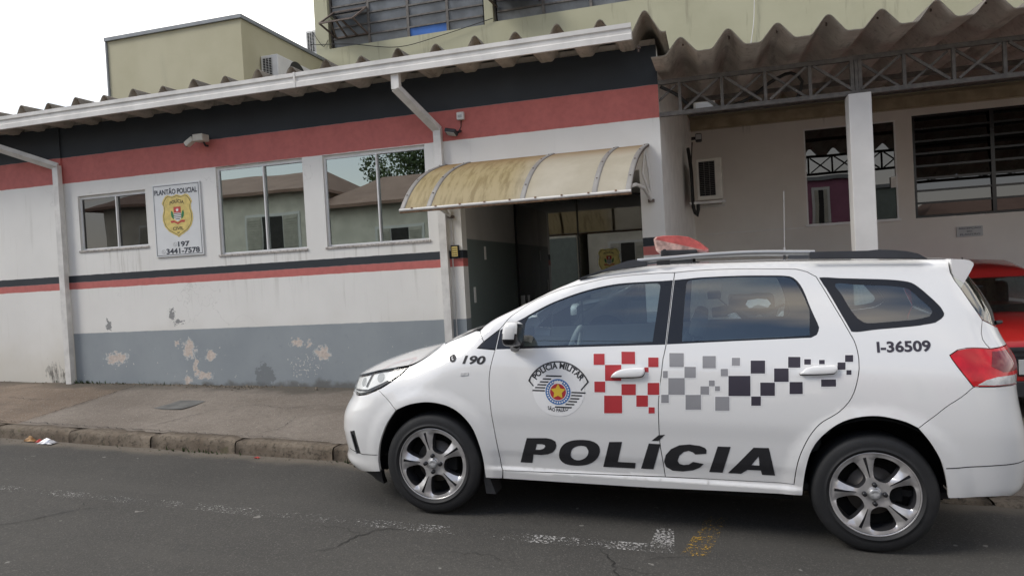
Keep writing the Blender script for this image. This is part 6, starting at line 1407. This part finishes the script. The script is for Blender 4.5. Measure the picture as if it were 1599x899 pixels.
# ------------------------------------------------------------------ the other side of the street, seen only mirrored in the glass
def house(name, label, x0, x1, y0, y1, eave, ridge, wmat, wins, roofmat, group='houses across the street'):
    zg = road_z((x0+x1)/2); t = thing(name, label, 'house', ((x0+x1)/2, y0, zg), group)
    b = MB(); b.box((x0, y1, zg-.5), (x1, y0, eave)); b.build('wall', wmat, t)
    ym = (y0+y1)/2; b = MB(); e = .45
    if ridge > eave:
        P = [(x0-e, y0+e, eave-.12), (x1+e, y0+e, eave-.12), (x1-.8, ym, ridge), (x0+.8, ym, ridge), (x0-e, y1-e, eave-.12), (x1+e, y1-e, eave-.12)]
        b.add(P+[(p[0], p[1], p[2]-.10) for p in P], [(0, 1, 2, 3), (3, 2, 5, 4), (0, 3, 4), (1, 5, 2), (6, 9, 8, 7), (0, 6, 7, 1), (1, 7, 11, 5), (4, 10, 6, 0)])
    else: b.box((x0-.1, y1-.1, eave), (x1+.1, y0+.1, eave+.12))
    b.build('roof', roofmat, t)
    for (a, c, d, e_) in wins:
        f = MB(); f.box((a-.09, y0, d-.09), (c+.09, y0+.04, e_+.09)); f_ = f.build('window', m['sign_white'], t)
        MB().box((a+(c-a)*.3, y0+.042, d), (a+(c-a)*.7, y0+.05, e_)).build('pane', m['dark'], f_)
        g = MB()
        for s0, s1 in ((a, a+(c-a)*.28), (c-(c-a)*.28, c)):
            g.box((s0, y0+.042, d), (s1, y0+.07, e_))
            for i in range(12): g.box((s0+.03, y0+.07, d+.05+i*(e_-d-.1)/12), (s1-.03, y0+.10, d+.085+i*(e_-d-.1)/12))
        g.build('shutter', m['shutter'], f_)
house('house', 'tall cream house with red tiled roof mirrored in the middle station window', -21, -12.6, -6.6, -11.5, 4.9, 5.8, m['cream'], [(-15.0, -13.1, 2.9, 4.0), (-19.5, -18.0, 2.9, 4.0)], m['tiles'])
house('house', 'cream house with lower tiled roof mirrored in the right hand station window', -11.9, -4.6, -6.6, -11.4, 4.25, 5.3, m['cream'], [(-10.2, -8.7, 2.4, 3.3), (-7.2, -5.8, 1.6, 3.0)], m['tiles'])
house('house', 'plain cream house with two shuttered windows mirrored in the entrance door', -4.2, 1.4, -6.8, -12, 3.6, 5.0, m['cream'], [(-3.4, -2.2, 1.2, 2.5), (-1.2, .2, 1.2, 2.5)], m['tiles'])
house('house', 'pink flat roofed house mirrored in the carport window', 2.8, 5.0, -6.5, -12, 4.3, 4.3, m['pink'], [(3.55, 4.0, .4, 4.0)], m['flash'])
house('house', 'narrow grey green house mirrored at the edge of the carport window', 5.1, 6.7, -6.7, -12, 3.9, 3.9, m['grey_green'], [(5.7, 6.2, 1.0, 2.6)], m['flash'])
house('house', 'low house with brick red roof mirrored in the barred window', 7.4, 17, -6.8, -12, 2.9, 3.7, m['cream'], [(9, 10.4, .8, 1.9)], m['tiles'])
t = thing('boundary_wall', 'grey green garden wall mirrored low in the station windows', 'wall', (-13.5, -5.6, .6)); MB().box((-21, -5.7, 0), (-4.4, -5.55, 2.75)).build('wall', m['grey_green'], t)
t = thing('tree', 'dark leafy tree mirrored in the right hand station window', 'tree', (-12.6, -14.5, .5))
MB().tube([(-12.6, -14.5, .3), (-12.55, -14.5, 2.5), (-12.3, -14.4, 4.2), (-12.2, -14.3, 6.2)], [.25, .2, .15, .06], 8).build('trunk', m['bark'], t)
b = MB(); r = random.Random(5)
cl_ = [(-12.2+r.gauss(0, .8), -14.4+r.gauss(0, .9), 6.7+r.gauss(0, .7), r.uniform(.45, .9)) for _ in range(16)]
for i in range(5000):
    cx_, cy_, cz_, rr = r.choice(cl_); d = Vector((r.gauss(0, 1), r.gauss(0, 1), r.gauss(0, 1))).normalized()*rr*r.uniform(.5, 1.05); p = Vector((cx_, cy_, cz_))+d
    a = Vector((r.gauss(0, 1), r.gauss(0, 1), r.gauss(0, 1))).normalized()*.07; c = a.cross(d).normalized()*.05; b.add([p-a, p+c, p+a, p-c], [(0, 1, 2, 3)])
b.build('crown', m['leaf'], t)

for y_, z_, sag in ((-3.6, 6.6, .25), (-3.6, 7.1, .30)):
    cable('black power line mirrored as a thin line across the car windows', [(-30, y_, z_+1.2), (-15, y_, z_+.35-sag), (0, y_, z_-sag), (15, y_, z_-.7-sag), (30, y_, z_-1.2)], .014, m['cable'], 'power_line')['group'] = 'power lines across the street'
